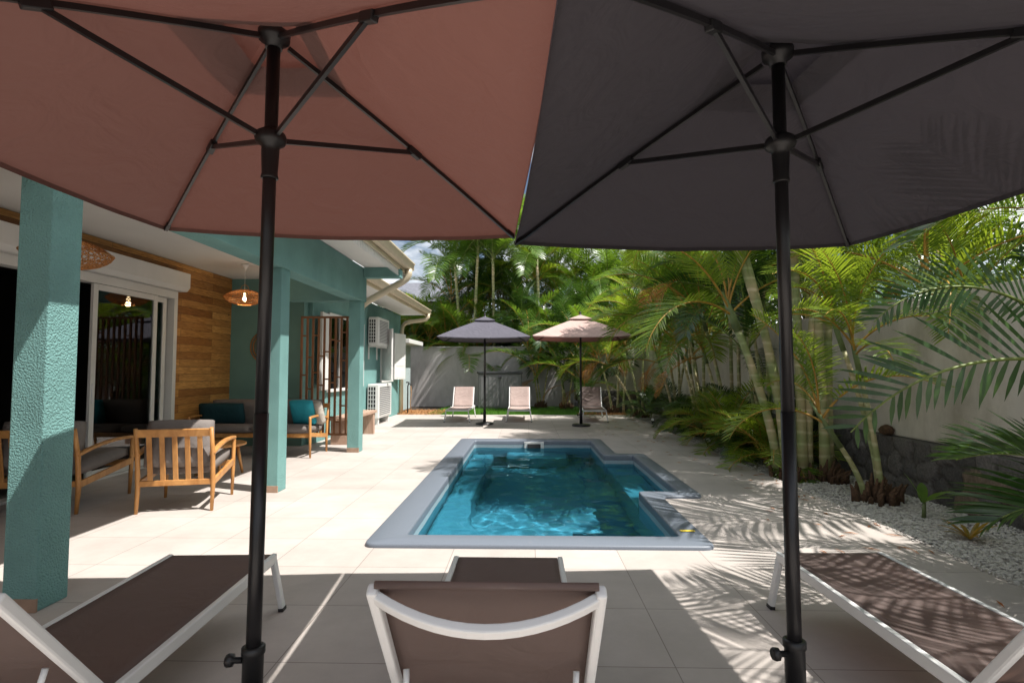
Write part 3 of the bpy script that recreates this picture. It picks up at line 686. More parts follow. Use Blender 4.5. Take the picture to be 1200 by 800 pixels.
make_parasol('taupe parasol close overhead with its black pole before the house', M['taupe'], (-1.045, 2.12, 0), R(4.1), 2.072, 2.21, 2.735, 2.205, (0, R(.6)), base=.13)
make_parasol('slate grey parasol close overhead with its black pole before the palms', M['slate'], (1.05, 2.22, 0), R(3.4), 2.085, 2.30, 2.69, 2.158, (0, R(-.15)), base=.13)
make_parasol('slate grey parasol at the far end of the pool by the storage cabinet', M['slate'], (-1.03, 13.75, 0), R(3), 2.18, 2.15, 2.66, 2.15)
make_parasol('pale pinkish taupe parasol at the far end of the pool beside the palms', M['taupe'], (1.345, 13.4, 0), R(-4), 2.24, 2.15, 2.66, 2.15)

# ------------------------------------------------------------------ sun loungers
def make_lounger(label, loc, rz, slm, back=53, group='sun loungers around the pool'):
    """foot at y = 0, head towards -y"""
    t = thing('sun_lounger', label, 'sun lounger', loc, rz, group)
    P = lambda b, n, m, bev=0, par=None: b.build(n, m, par or t, bev, 2, True)
    w, zt = .305, .325; hy = -1.33; ang = R(back); bl = .63
    b = MB()
    for s in (-1, 1): b.bar((s*(w-.014), 0.0, zt-.026), (s*(w-.014), -1.86, zt-.026), .028, .052)
    b.bar((-w+.028, -.014, zt-.03), (w-.028, -.014, zt-.03), .028, .04); b.bar((-w+.028, -1.84, zt-.03), (w-.028, -1.84, zt-.03), .028, .04); b.bar((-w+.028, hy, zt-.036), (w-.028, hy, zt-.036), .02, .03)
    P(b, 'frame', M['alu'], .006)
    for s in (-1, 1):
        for y, dy in ((-.02, .03), (-1.62, -.03)):
            lg = P(MB().bar((s*(w-.014), y, zt-.03), (s*(w+.03), y+dy, 0.012), .026, .048, (0, 1, 0)), 'leg', M['alu'], .006)
            P(MB().bar((s*(w+.0295), y+dy, .02), (s*(w+.0315), y+dy, 0), .03, .052, (0, 1, 0)), 'foot', M['plastic'], .003, lg)
    b = MB(); b.grid(lambda u, v: ((w-.03)*(2*u-1), -.012+(hy+.03)*v, zt-.008-.022*(1-(2*u-1)**2)*math.sin(math.pi*min(1, max(0, v)))**.5), 12, 24)
    o = P(b, 'seat_sling', slm); sm = o.modifiers.new('thick', 'SOLIDIFY'); sm.thickness = .004
    ca, sa = math.cos(ang), math.sin(ang)
    def B(x, l, n=0): return (x, hy-.02-l*ca+n*sa, zt-.01+l*sa+n*ca)     # l along the back, n towards the sitter
    b = MB(); wb = w-.032+.030
    b.bm.free()
    for s in (-1, 1): P(MB().bar(B(s*(wb-.014), 0), B(s*(wb-.014), bl), .028, .036, (0, sa, ca)), 'back_frame', M['alu'], .008)
    b = MB(); n = 14; pts = []
    for k in range(n+1):
        x = (wb-.02)*(2*k/n-1); pts.append(B(x, bl-.03, -.085*(1-(x/(wb-.02))**2)-.005))
    b.sweep(pts, .024, .036, (0, -ca, sa)); P(b, 'crossbar', M['alu'], .005)
    b = MB(); b.bar(B(-wb+.03, .02), B(wb-.03, .02), .022, .022); P(b, 'hinge_bar', M['alu'], .003)
    b = MB(); b.grid(lambda u, v: B((wb-.026)*(2*u-1), .01+(bl-.0)*v, .012-.018*(1-(2*u-1)**2)*math.sin(math.pi*v)), 12, 16)
    o = P(b, 'back_sling', slm); sm = o.modifiers.new('thick', 'SOLIDIFY'); sm.thickness = .004
    P(MB().tube([B(-wb+.02, bl+.004, .008), B(wb-.02, bl+.004, .008)], .010, 10), 'hem', M['sling'], 0, o)
    b = MB()
    for s in (-1, 1): b.tube([B(s*(wb-.06), bl*.42, -.02), B(s*(wb-.064), bl*.38, -.06), (s*(wb-.064), hy-.27, zt-.03), (s*(wb-.064), hy-.29, zt-.045)], .009, 8)
    b.tube([(-wb+.064, hy-.288, zt-.045), (wb-.064, hy-.288, zt-.045)], .009, 8)
    P(b, 'prop_bar', M['alu'])
    return t
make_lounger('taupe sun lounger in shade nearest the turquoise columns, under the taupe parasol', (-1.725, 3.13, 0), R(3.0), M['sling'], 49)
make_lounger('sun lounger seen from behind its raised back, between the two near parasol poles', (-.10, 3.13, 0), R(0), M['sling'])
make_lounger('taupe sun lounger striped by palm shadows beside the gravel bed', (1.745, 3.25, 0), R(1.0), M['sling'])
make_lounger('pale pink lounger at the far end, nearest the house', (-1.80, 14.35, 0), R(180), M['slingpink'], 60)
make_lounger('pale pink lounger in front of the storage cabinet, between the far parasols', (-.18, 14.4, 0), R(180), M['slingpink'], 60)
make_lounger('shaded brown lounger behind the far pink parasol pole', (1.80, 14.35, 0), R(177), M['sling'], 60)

# ------------------------------------------------------------------ teak seating
def make_seat(name, label, cat, loc, rz, W, nsl, cushions, D=.78):
    """front faces +y; origin at floor centre"""
    t = thing(name, label, cat, loc, rz)
    P = lambda b, n, m, bev=0, par=None: b.build(n, m, par or t, bev, 2, True)
    h = W/2; yb, yf = -D/2, D/2
    for s in (-1, 1):
        x = s*(h-.022)
        b = MB(); b.tube([(x, yb+.03, 0), (x, yb+.05, .25), (x, yb+.02, .55), (x, yb-.04, .81)], [.018, .026, .026, .020], 10, sx=.85); P(b, 'leg', M['teak'])
        b = MB(); b.tube([(x, yf-.05, 0), (x, yf-.03, .3), (x, yf-.02, .60), (x, yf-.02, .635)], [.017, .025, .024, .02], 10, sx=.85); P(b, 'leg', M['teak'])
        b = MB(); n = 8
        b.sweep([(x, yb+(D-.02)*k/n, .555+.07*k/n+.035*math.sin(math.pi*k/n)) for k in range(n+1)], .05, .028)
        P(b, 'armrest', M['teak'], .006)
        P(MB().bar((x, yb+.04, .27), (x, yf-.04, .36), .026, .065), 'side_rail', M['teak'], .005)
    P(MB().bar((-h+.03, yf-.04, .345), (h-.03, yf-.04, .345), .026, .06), 'front_rail', M['teak'], .005)
    P(MB().bar((-h+.03, yb+.045, .28), (h-.03, yb+.045, .28), .026, .055), 'back_rail', M['teak'], .005)
    P(MB().bar((-h+.03, yb-.027, .765), (h-.03, yb-.027, .765), .026, .075, (0, -.2, 1)), 'top_rail', M['teak'], .006)
    for k in range(nsl):
        x = -h+.13+(W-.26)*k/(nsl-1); P(MB().bar((x, yb+.045, .30), (x, yb-.022, .74), .045, .016, (0, 1, .15)), 'slat', M['teak'], .003)
    n = cushions; cw = (W-.09)/n
    for k in range(n):
        x = -h+.045+cw*(k+.5)
        P(MB().pillow((x, .06, .425), cw-.01, D-.13, .15, rot=Matrix.Rotation(R(5), 3, 'X')), 'seat_cushion', M['cush'])
        P(MB().pillow((x, yb+.13, .645), cw-.02, .46, .17, rot=Matrix.Rotation(R(80), 3, 'X')), 'back_cushion', M['cush'])
    return t
ac1 = make_seat('armchair', 'slatted teak armchair seen from behind, half in sun on the terrace', 'armchair', (-3.47, 5.60, 0), R(14), .70, 5, 1)
ac2 = make_seat('armchair', 'teak armchair with dark cushions behind the nearest turquoise column', 'armchair', (-4.72, 5.55, 0), R(8), .82, 6, 1, .95)
sofa = make_seat('sofa', 'long teak sofa with grey cushions against the end wall of the terrace', 'sofa', (-4.30, 8.82, 0), R(180), 1.95, 12, 2)
def cushion(label, m, c, sx, sz, tilt, yaw=0, th=.14):
    b = MB(); b.pillow((0, 0, 0), sx, sz, th, rot=Matrix.Rotation(R(yaw), 3, 'Z') @ Matrix.Rotation(R(tilt), 3, 'X')); o = b.build('cushion', m); o.location = c
    return tag(o, label, 'cushion', 'loose cushions on the sofa')
cushion('wide dark teal cushion at the wood clad end of the sofa', M['darkteal'], (-4.93, 8.80, .66), .72, .34, -76)
cushion('bright turquoise cushion leaning by the sunlit arm of the sofa', M['turq'], (-3.58, 8.74, .69), .40, .40, -70, -12)
cushion('beige cushion leaning between turquoise cushion and sofa arm', M['cush2'], (-3.43, 8.86, .68), .38, .38, -74, -35)
tb = thing('coffee_table', 'low round wooden coffee table between the armchairs and the sofa', 'table', (-4.02, 7.15, 0))
tb_P = lambda b, n, m, bev=0: b.build(n, m, tb, bev, 2, True)
tb_P(MB().lathe([(.30, .375), (.315, .385), (.315, .405), (.30, .412)], n=36), 'tabletop', M['teak'])
for k in range(4):
    a = k*math.pi/2+.5; tb_P(MB().tube([(.20*math.cos(a), .20*math.sin(a), .376), (.27*math.cos(a), .27*math.sin(a), 0)], [.024, .016], 10), 'leg', M['teak'])
b = MB(); b.lathe([(.03, 0), (.032, .01), (.032, .14), (.014, .17), (.014, .2), (.016, .2), (.016, .225), (.005, .23)], n=16); o = b.build('bottle', M['bottle']); o.location = (-4.10, 7.05, .412); tag(o, 'small lilac bottle on the round coffee table', 'bottle')

# ------------------------------------------------------------------ pendant lamps, wall ornament
def pendant(label, loc, ztop=3.024):
    t = thing('pendant_lamp', label, 'lamp', loc, 0, 'rattan pendant lamps under the terrace ceiling')
    P = lambda b, n, m, par=None: b.build(n, m, par or t, 0, 2, True)
    P(MB().lathe([(.055, ztop-loc[2]-.001), (.05, ztop-loc[2]-.03), (.012, ztop-loc[2]-.095), (.006, ztop-loc[2]-.1)], n=18), 'ceiling_rose', M['white'])
    P(MB().tube([(0, 0, ztop-loc[2]-.09), (0, 0, .06)], .004, 6), 'cord', M['white'])
    b = MB(); rnd = random.Random(int(loc[1]*10))
    prof = [(.05, .115), (.14, .10), (.23, .055), (.295, .0), (.27, -.045), (.19, -.095), (.10, -.115)]
    def pr(q):
        q = max(0, min(.9999, q))*(len(prof)-1); i = int(q); f = q-i; return prof[i][0]*(1-f)+prof[i+1][0]*f, prof[i][1]*(1-f)+prof[i+1][1]*f
    for tw in (1.1, -1.1):                     # two crossing families of rattan strands
        for k in range(34):
            a0 = k*2*math.pi/34; pts = []
            for j in range(11):
                r, z = pr(j/10); a = a0+tw*j/10; pts.append((r*math.cos(a), r*math.sin(a), z))
            b.tube(pts, .0042, 4, False)
    for q in (0, .5, .62, .78, 1):
        r, z = pr(q); b.tube([(r*math.cos(x*math.pi/18), r*math.sin(x*math.pi/18), z) for x in range(37)], .007 if q == .5 else .0045, 5, False)
    P(b, 'shade', M['wicker'])
    P(MB().tube([(-.07, 0, .11), (-.05, 0, .17), (0, 0, .20), (.05, 0, .17), (.07, 0, .11)], .005, 6), 'hanger', M['wicker'])
    P(MB().lathe([(.014, .06), (.016, .02), (.03, -.03), (.025, -.055), (.008, -.068)], n=14), 'bulb', M['bulb'])
    return t
pendant('rattan disc pendant with glowing bulb hanging before the end wall', (-4.40, 8.4, 2.50)); pendant('rattan disc pendant half hidden by the nearest turquoise column', (-3.80, 4.4, 2.33)).scale = (1.06, 1.06, 1)
for (x, y, z) in ((-4.40, 8.4, 2.46),):
    l = bpy.data.lights.new('bulb_light', 'POINT'); l.energy = 3.5; l.color = (1, .72, .4); l.shadow_soft_size = .04; lo = bpy.data.objects.new('bulb_light', l); COL.objects.link(lo); lo.location = (x, y, z-.06)
orn = thing('wall_ornament', 'round woven sun shaped ornament on the turquoise end wall', 'ornament', (-4.70, 9.795, 1.78))
b = MB()
for r, th in ((.29, .012), (.24, .012), (.13, .010), (.09, .008)): b.tube([(r*math.cos(k*math.pi/24), -.012, r*math.sin(k*math.pi/24)) for k in range(49)], th, 6, False)
b.build('ring', M['wicker'], orn, 0, 2, True)
b = MB()
for k in range(44):
    a = k*math.pi/22; b.tube([(.05*math.cos(a), -.008, .05*math.sin(a)), (.285*math.cos(a), -.008, .285*math.sin(a))], .005, 4)
b.build('spokes', M['wicker'], orn, 0, 2, True)

# ------------------------------------------------------------------ lattice screen, bench, air conditioners, storage cabinet, tap
scn = thing('lattice_screen', 'tall brown wooden lattice screen hanging beside the third turquoise column', 'screen', (-3.45, 9.42, 0))
P = lambda b, n, m, bev=0: b.build(n, m, scn, bev, 2, True)
x0, x1, z0, z1 = -.47, .46, .24, 2.30
b = MB(); b.box(x0, x0+.035, -.02, .02, z0, z1); b.box(x1-.035, x1, -.02, .02, z0, z1); b.box(x0+.035, x1-.035, -.02, .02, z1-.035, z1); b.box(x0+.035, x1-.035, -.02, .02, z0, z0+.035); P(b, 'frame', M['bamboo'], .004)
rnd = random.Random(12); b = MB(); xs = [x0+.0175+(x1-x0-.035)*k/9 for k in range(12)]
for x in xs[1:-1]: b.bar((x, 0, z0+.035), (x, 0, z1-.035), .034, .03, (0, 1, 0))
for a, d in zip(xs, xs[1:]):
    z = z0+rnd.uniform(.2, .5)
    while z < z1-.15: b.box(a+.0125, d-.0125, -.011, .011, z, z+.024); z += rnd.uniform(.45, .8)
P(b, 'lattice', M['bamboo'])
bn = thing('bench', 'pinkish timber bench with slab legs behind the third turquoise column', 'bench', (-3.41, 10.9, 0))
P = lambda b, n, m, bev=0: b.build(n, m, bn, bev, 2, True)
for y in (-.92, .76): P(MB().box(-.16, .16, y, y+.10, 0, .44), 'leg', M['bench'], .006)
P(MB().box(-.18, .18, -1.0, .95, .441, .50), 'seat', M['bench'], .006)
def aircon(label, loc, L, H, D, bracket):
    t = thing('air_conditioner', label, 'air conditioner', loc, 0, 'air conditioning units on the house wall')
    P = lambda b, n, m, bev=0, par=None: b.build(n, m, par or t, bev, 2, True)
    P(MB().box(0.04, D, 0, L, .0, H), 'casing', M['white'], .02)
    # coil opening on the end that faces the terrace: dark recess behind white bars
    g = P(MB().box(.06, D-.07, -.004, -.001, .06, H-.06), 'coil', M['plastic'])
    b = MB(); nx, nz_ = 3, 7
    for k in range(nx+1): x = .06+(D-.13)*k/nx; b.box(x-.007, x+.007, -.014, -.005, .05, H-.05)
    for k in range(nz_+1): z = .06+(H-.12)*k/nz_; b.box(.055, D-.065, -.016, -.0145, z-.008, z+.008)
    P(b, 'coil_guard', M['white'], 0, g)
    # louvred fan panel on the garden face
    b = MB()
    for k in range(16): z = .07+(H-.14)*k/15; b.box(D+.001, D+.014, .10, L-.12, z-.007, z+.007)
    P(b, 'louvre_panel', M['white'])
    P(MB().box(D+.0005, D+.0008, .10, L-.12, .06, H-.06), 'fan_opening', M['cabinet'])
    b = MB()
    if bracket:
        for y in (.15, L-.15): b.box(.0, D-.02, y-.02, y+.02, -.045, -.002); b.box(.0, .03, y-.02, y+.02, -.35, -.046)
    else:
        for y in (.15, L-.15): P(MB().box(.06, D-.03, y-.035, y+.035, -loc[2], -.001), 'foot', M['white'], .003)
    if bracket: P(b, 'bracket', M['white'], .003)
    else: b.bm.free()
aircon('white air conditioner on brackets high on the house wall', (-3.95, 13.45, 1.98), 1.05, .70, .30, True)
aircon('larger white air conditioner standing on the ground below the other', (-3.95, 13.45, .16), 1.30, .85, .32, False)
cab = thing('storage_cabinet', 'grey resin garden cabinet with dark lid against the far wall', 'cabinet', (-.92, 19.9, 0))
P = lambda b, n, m, bev=0, par=None: b.build(n, m, par or cab, bev, 2, True)
P(MB().box(-.78, .78, -.38, .38, 0, 1.22), 'body', M['cabinet'], .015)
for s in (-1, 1):
    b = MB(); b.box(min(s*.02, s*.73), max(s*.02, s*.73), -.40, -.381, .06, 1.16)
    for k in range(5): x = s*(.09+.14*k); b.box(x-.035, x+.035, -.409, -.401, .1, 1.12)
    P(b, 'door', M['cabinet'], .004)
P(MB().box(-.82, .82, -.43, .42, 1.221, 1.31), 'lid', M['cabinet_lid'], .02)
P(MB().box(-.06, .06, -.435, -.402, 1.06, 1.15), 'latch', M['cabinet_lid'], .006)
tap = thing('garden_tap', 'slim black standpipe with hose on the corner beyond the cream downpipe', 'tap', (-3.72, 17.2, 0))
P = lambda b, n, m, bev=0: b.build(n, m, tap, bev, 2, True)
P(MB().tube([(0, 0, 0), (0, 0, .85), (.03, -.02, .93), (.09, -.05, .93), (.11, -.06, .87)], .02, 10), 'pipe', M['plastic']); P(MB().lathe([(.05, .95), (.055, .97), (.05, .99)], n=12), 'handle', M['plastic'])
P(MB().tube([(.11, -.06, .86), (.13, -.08, .6), (.10, -.10, .3), (.14, -.05, .05), (.3, .05, .015)], .012, 8), 'hose', M['chip'])
# bed spotlights, a fallen coconut husk on the ledge
for x, y, lb in ((3.27, 10.0, 'small black ground spotlight nearest the big palms in the gravel'), (3.20, 14.0, 'small black ground spotlight far along the gravel bed')):
    t = thing('ground_spotlight', lb, 'spotlight', (x, y, 0), 0, 'ground spotlights in the gravel bed')
    t_P = lambda b, n, m: b.build(n, m, t, 0, 2, True)
    t_P(MB().tube([(0, 0, -.03), (0, 0, .05)], .01, 8), 'spike', M['plastic']); t_P(MB().tube([(.03, .05, .05), (-.0, -.05, .11)], [.03, .05], 14), 'housing', M['plastic']); t_P(MB().tube([(0, -.0505, .1103), (-.001, -.056, .1135)], .04, 14), 'lens', M['lens'])
b = MB(); b.lathe([(.02, 0), (.07, .02), (.085, .06), (.06, .10), (.015, .125)], n=14); o = b.build('coconut_husk', M['fibre']); o.location = (4.27, 6.62, .598); tag(o, 'dark coconut husk lying on the ledge of the stone base', 'coconut')

# ================================================================== PALMS
def frond_mesh(name, L, pairs, ll, e0, bend, seed, wid=.032, vee=.35, droop=.55, mats=None, pet=.2, sidebend=0.0, vert=False):
    """a pinnate leaf growing from the origin along +x; e0 start elevation, bend total downward turn (deg)"""
    rnd = random.Random(seed); b = MB(); T = b.bm.verts.layers.float.new('tone')
    n = 24; pts = [Vector((0, 0, 0))]; dirs = []
    for i in range(n):
        s = (i+.5)/n; e = R(e0)-R(bend)*s**1.25; a = sidebend*s
        d = Vector((math.cos(e)*math.cos(a), math.cos(e)*math.sin(a), math.sin(e))); dirs.append(d); pts.append(pts[-1]+d*L/n)
    dirs.append(dirs[-1])
    b.tube(pts[:-1]+[pts[-1]], [.0115*L**.5*(1-.85*i/n)+.0015 for i in range(n+1)], 5, False)
    nr = len(b.bm.faces)
    def at(s):
        q = min(s*n, n-.001); i = int(q); f = q-i; return pts[i].lerp(pts[i+1], f), dirs[i].lerp(dirs[min(i+1, n)], f).normalized()
    for k in range(pairs):
        s = pet+(1-pet)*(k+.3*rnd.random())/pairs; q = (s-pet)/(1-pet)
        prof = (.45+.55*min(1, q*3.2))*(1 if q < .55 else 1-.62*((q-.55)/.45)**1.3)
        for sd in (-1, 1):
            if rnd.random() < .03: continue
            p, d = at(min(.995, s+rnd.uniform(-.004, .004))); up = Vector((0, 0, 1)); side = d.cross(up).normalized()*sd; nrm = side.cross(d).normalized()*(1 if sd > 0 else -1)
            if nrm.z < 0: nrm = -nrm
            if vert: side, nrm = (nrm*sd*(1 if sd > 0 else .8)+side*.25).normalized(), side*sd*.6
            fw = .35+.75*q+rnd.uniform(-.1, .1)
            ld = (side*1.0+d*fw+nrm*(vee+rnd.uniform(-.12, .12))).normalized()
            l = ll*prof*rnd.uniform(.88, 1.1)*(.62 if vert and sd < 0 else 1); ns = 4; dr = droop*rnd.uniform(.6, 1.4)
            wv = (d-ld*d.dot(ld)).normalized(); c = p.copy(); pv = None; tone = rnd.random()*.6; cur = ld.copy()
            for j in range(ns+1):
                t = j/ns; ww = wid*(.35+1.3*t if t < .4 else .87*(1-((t-.4)/.6)**1.6)+.02)*(.7+.3*prof)
                fold = nrm*ww*.15
                v = [b.bm.verts.new(c-wv*ww*.5+fold), b.bm.verts.new(c+wv*ww*.5+fold)]
                for x in v: x[T] = tone+.12*t
                if pv:
                    f = b.bm.faces.new((pv[0], pv[1], v[1], v[0])); f.material_index = 1; f.smooth = True
                pv = v; c = c+cur*(l/ns); cur = (cur+Vector((0, 0, -1))*dr*.28*(t+.25)).normalized()
    me = b.mesh(name, mats); return me
RG, RY = M['rachis_g'], M['rachis']
def fset(key, L, pairs, ll, leaf, rach, **kw):
    return {cls: [frond_mesh(f'{key}_frond', L*random.uniform(.9, 1.1), pairs, ll, e0+random.uniform(-6, 6), bd+random.uniform(-10, 10), random.randint(0, 9999), mats=[rach, leaf], sidebend=random.uniform(-.25, .25), **kw) for _ in range(2)]
            for cls, e0, bd in (('up', 80, 55), ('mid', 58, 85), ('low', 30, 95))}
F_areca = fset('areca', 1.9, 46, .50, M['leaf_y'], RY, wid=.030)
F_areca_s = fset('areca', 1.25, 30, .36, M['leaf_y'], RY, wid=.026)
F_green = fset('palm', 2.1, 48, .52, M['leaf'], RY, wid=.031)
F_dark = fset('palm', 2.3, 44, .55, M['leaf_d'], RG, wid=.04, droop=.8)
F_coco = fset('coconut', 3.3, 56, .75, M['leaf'], RG, wid=.045, droop=1.1, pet=.14)
F_dry = [frond_mesh('dry_frond', 1.5, 26, .38, -5, 75, 500+k, mats=[M['rachis'], M['dry']], droop=1.5, wid=.022) for k in range(3)]
def put_frond(parent, me, loc, az, tilt=0, sc_=1.0, roll=0, name='frond'):
    o = bpy.data.objects.new(name, me); COL.objects.link(o); o.parent = parent; o.location = loc
    o.rotation_euler = (Matrix.Rotation(az, 3, 'Z') @ Matrix.Rotation(-tilt, 3, 'Y') @ Matrix.Rotation(roll, 3, 'X')).to_euler(); o.scale = (sc_,)*3
    return o
def palm(label, loc, stems, fs, group=None, nf=(6, 8), r=.045, name='areca_palm', skirt=True, seed=0, scale=1.0, aim=None, shaft=True, cat='palm'):
    """stems: list of (dx, dy, lean_x, lean_y, height)"""
    rnd = random.Random(seed); t = thing(name, label, cat, loc, 0, group)
    for (dx, dy, lx, ly, h) in stems:
        pts = []; n = 9
        for i in range(n+1):
            q = i/n; pts.append(Vector((dx+lx*q**1.5, dy+ly*q**1.5, h*q)))
        b = MB(); b.tube(pts, [r*(1.25-.25*min(1, q/2))*(1-.25*q/n) for q in range(n+1)], 10); b.build('trunk', M['stem'], t, 0, 2, True)
        top = pts[-1]; d = (pts[-1]-pts[-2]).normalized()
        if shaft:
            sl = .55*scale; b = MB(); b.tube([top-d*.02, top+d*sl*.4, top+d*sl], [r*.95, r*.9, r*.35], 9); b.build('crownshaft', M['crownshaft'], t, 0, 2, True); top = top+d*sl*.7
        k = rnd.randint(*nf); a0 = rnd.uniform(0, 6.28)
        for i in range(k):
            q = i/max(1, k-1); cls = 'up' if q < .35 else 'mid' if q < .85 else 'low'
            az = a0+i*2.4+rnd.uniform(-.3, .3)
            if aim is not None and rnd.random() < .2: az = aim+rnd.uniform(-.7, .7)
            put_frond(t, rnd.choice(fs[cls]), top-d*.03*i, az, rnd.uniform(-.12, .12), scale*rnd.uniform(.85, 1.12), rnd.uniform(-.2, .2))
        if scale == 1.0 and rnd.random() < .5:
            put_frond(t, rnd.choice(F_dry), top-d*.25, rnd.uniform(0, 6.28), 0, rnd.uniform(.6, .95), name='dry_frond')
    if skirt:
        b = MB()
        for i in range(60):
            a = rnd.uniform(0, 6.28); rr = rnd.uniform(.04, .25); h = rnd.uniform(.05, .24)*(1.25-2.2*rr)
            b.tube([(rr*math.cos(a), rr*math.sin(a), -.05), (rr*1.05*math.cos(a), rr*1.05*math.sin(a), h*.6), (rr*1.25*math.cos(a)+.02, rr*1.25*math.sin(a), h)], [.034, .026, .009], 5)
        b.build('root_boss', M['fibre'], t, 0, 2, True)
    return t
bed = 'areca palms planted along the gravel bed'
# A: clump with reddish stems at the ledge
pA = palm('areca clump with low lime green fronds in front of the stone base', (3.72, 5.95, 0), [(-.10, .05, -.22, .05, .55), (.02, -.04, -.12, .1, 1.3), (.08, .08, -.20, .25, 1.6)], F_areca_s, bed, (5, 6), .032, seed=2, scale=1.0, aim=R(190))
pB = palm('areca palm with a straight brown trunk by the rendered wall', (3.75, 7.0, 0), [(0, 0, -.05, .1, 3.6), (.1, .12, .2, .1, 4.5)], F_areca, bed, (7, 8), .06, seed=3, aim=R(185))
pC = palm('big areca clump with thick pale stems leaning over the paving', (3.40, 7.15, 0), [(-.05, 0, -.60, .3, 3.8), (.05, .1, -.70, .1, 3.3), (.12, -.05, .05, .25, 4.1), (-.12, .1, -.45, .1, 1.9), (.2, .0, .15, -.1, 2.8)], F_areca, bed, (6, 7), .06, seed=5, aim=R(200))
pE = palm('areca clump with many thin stems near the first spotlight', (3.75, 10.1, 0), [(-.05, 0, -.35, .1, 2.1), (.05, .1, .1, .3, 3.6), (.1, -.1, -.1, -.3, 2.6), (-.1, .1, -.2, .3, 1.5)], F_green, bed, (5, 7), .038, seed=7, aim=R(190))
pF = palm('areca clump with orange leaf stalks at mid gravel bed', (3.7, 11.7, 0), [(0, 0, -.25, .1, 2.4), (.1, .1, .1, .2, 3.6), (-.1, -.1, -.35, -.2, 1.6)], F_areca, bed, (5, 7), .036, seed=8, aim=R(190))
pG = palm('areca clump of upright pale stems before the far stone base', (3.7, 13.5, 0), [(0, 0, -.25, .1, 2.2), (.1, .1, .0, .2, 2.8), (-.1, -.1, -.3, -.1, 1.3), (.0, .1, .2, -.2, 1.7)], F_green, bed, (5, 7), .036, seed=9)
pH = palm('slender areca clump near the shaded far lounger', (3.35, 16.2, 0), [(0, 0, -.3, .1, 1.7), (.1, .1, .1, .2, 2.6), (-.15, -.1, -.6, -.1, 1.25)], F_areca, bed, (5, 6), .036, seed=10)
pI = palm('areca palm of white stems beside the wood chip strip', (2.75, 17.6, 0), [(0, 0, -.3, .1, 1.5), (.2, .1, .05, .0, 1.6), (.35, -.1, .2, .1, 2.3)], F_areca, bed, (5, 6), .04, seed=11)
palm('clump of straight green stems in front of the wall between the two spotlights', (3.95, 9.1, 0), [(0, 0, -.15, .1, 2.0), (.1, .1, .0, .2, 3.1), (-.1, -.1, -.25, -.1, 1.4), (-.15, .1, -.1, .1, 2.5)], F_dark, bed, (6, 7), .034, seed=13, scale=.85)
palm('dense clump of dark stems against the wall at mid bed', (3.98, 12.5, 0), [(0, 0, -.15, .1, 1.9), (.1, .1, .0, .2, 3.0), (-.1, -.1, -.2, -.1, 1.3), (-.15, .1, -.1, .1, 2.4)], F_green, bed, (6, 7), .034, seed=14, scale=.9)
corner = 'palms in the far corner before the grey wall'
palm('bushy areca to the right of the storage cabinet', (.55, 20.2, 0), [(0, 0, -.1, -.1, .9), (.1, .1, .2, 0, 1.5), (-.1, 0, -.3, 0, 1.9)], F_green, corner, (7, 8), .034, seed=15)
palm('bushy dark palm before the joint of the grey and the cream wall', (1.45, 19.6, 0), [(0, 0, -.1, -.1, .7), (.1, .1, .2, 0, 1.6), (-.1, 0, -.2, 0, 2.2)], F_dark, corner, (7, 8), .034, seed=16)
palm('bushy palm behind the pole of the far pink parasol', (2.1, 18.9, 0), [(0, 0, -.1, -.1, .6), (.1, .1, .1, 0, 1.4), (-.1, 0, -.2, 0, 1.9)], F_green, corner, (6, 8), .034, seed=17)
# low shrubs of young palms in the gravel
for x, y, sd, lb in ((3.45, 8.15, 21, 'low bushy young palm with splayed bright leaf tips beside the big clump'), (3.75, 8.9, 22, 'low bushy young palm against the wall behind its brighter neighbour'), (3.40, 9.3, 23, 'young palm low in the gravel next to the spotlight'), (3.6, 12.6, 24, 'small dark young palm between thin areca stems'), (3.3, 14.9, 25, 'small young palm near the far end of the gravel bed'), (3.5, 7.75, 31, 'bright low fan of areca leaves at the foot of the big pale stems'), (3.45, 9.0, 32, 'bright young areca spilling towards the paving past the big clump'), (3.5, 10.8, 33, 'bright young areca low among the thin stems'), (4.0, 8.2, 26, 'shaded fan of young palm leaves tight against the wall by the big clump'), (4.05, 10.2, 27, 'shaded young palm tight against the wall behind the first spotlight'), (4.0, 11.4, 28, 'dense dark young palm against the wall at mid bed'), (3.95, 13.4, 29, 'dark young palm against the wall behind upright stems'), (3.9, 15.6, 30, 'dark young palm in the far corner of the gravel bed')):
    rnd = random.Random(sd); t = thing('young_palm', lb, 'palm', (x, y, 0), 0, 'young palms low in the gravel bed')
    for i in range(16): put_frond(t, rnd.choice((F_areca_s if sd in (21, 23, 31, 32, 33) else F_dark)[rnd.choice(['up', 'mid', 'mid', 'low'])]), (rnd.uniform(-.1, .1), rnd.uniform(-.1, .1), rnd.uniform(.02, .25)), i*2.4, rnd.uniform(-.2, .1), rnd.uniform(.6, .95)*(1 if sd in (21, 23, 31, 32, 33) else .5 if sd < 26 else .68))
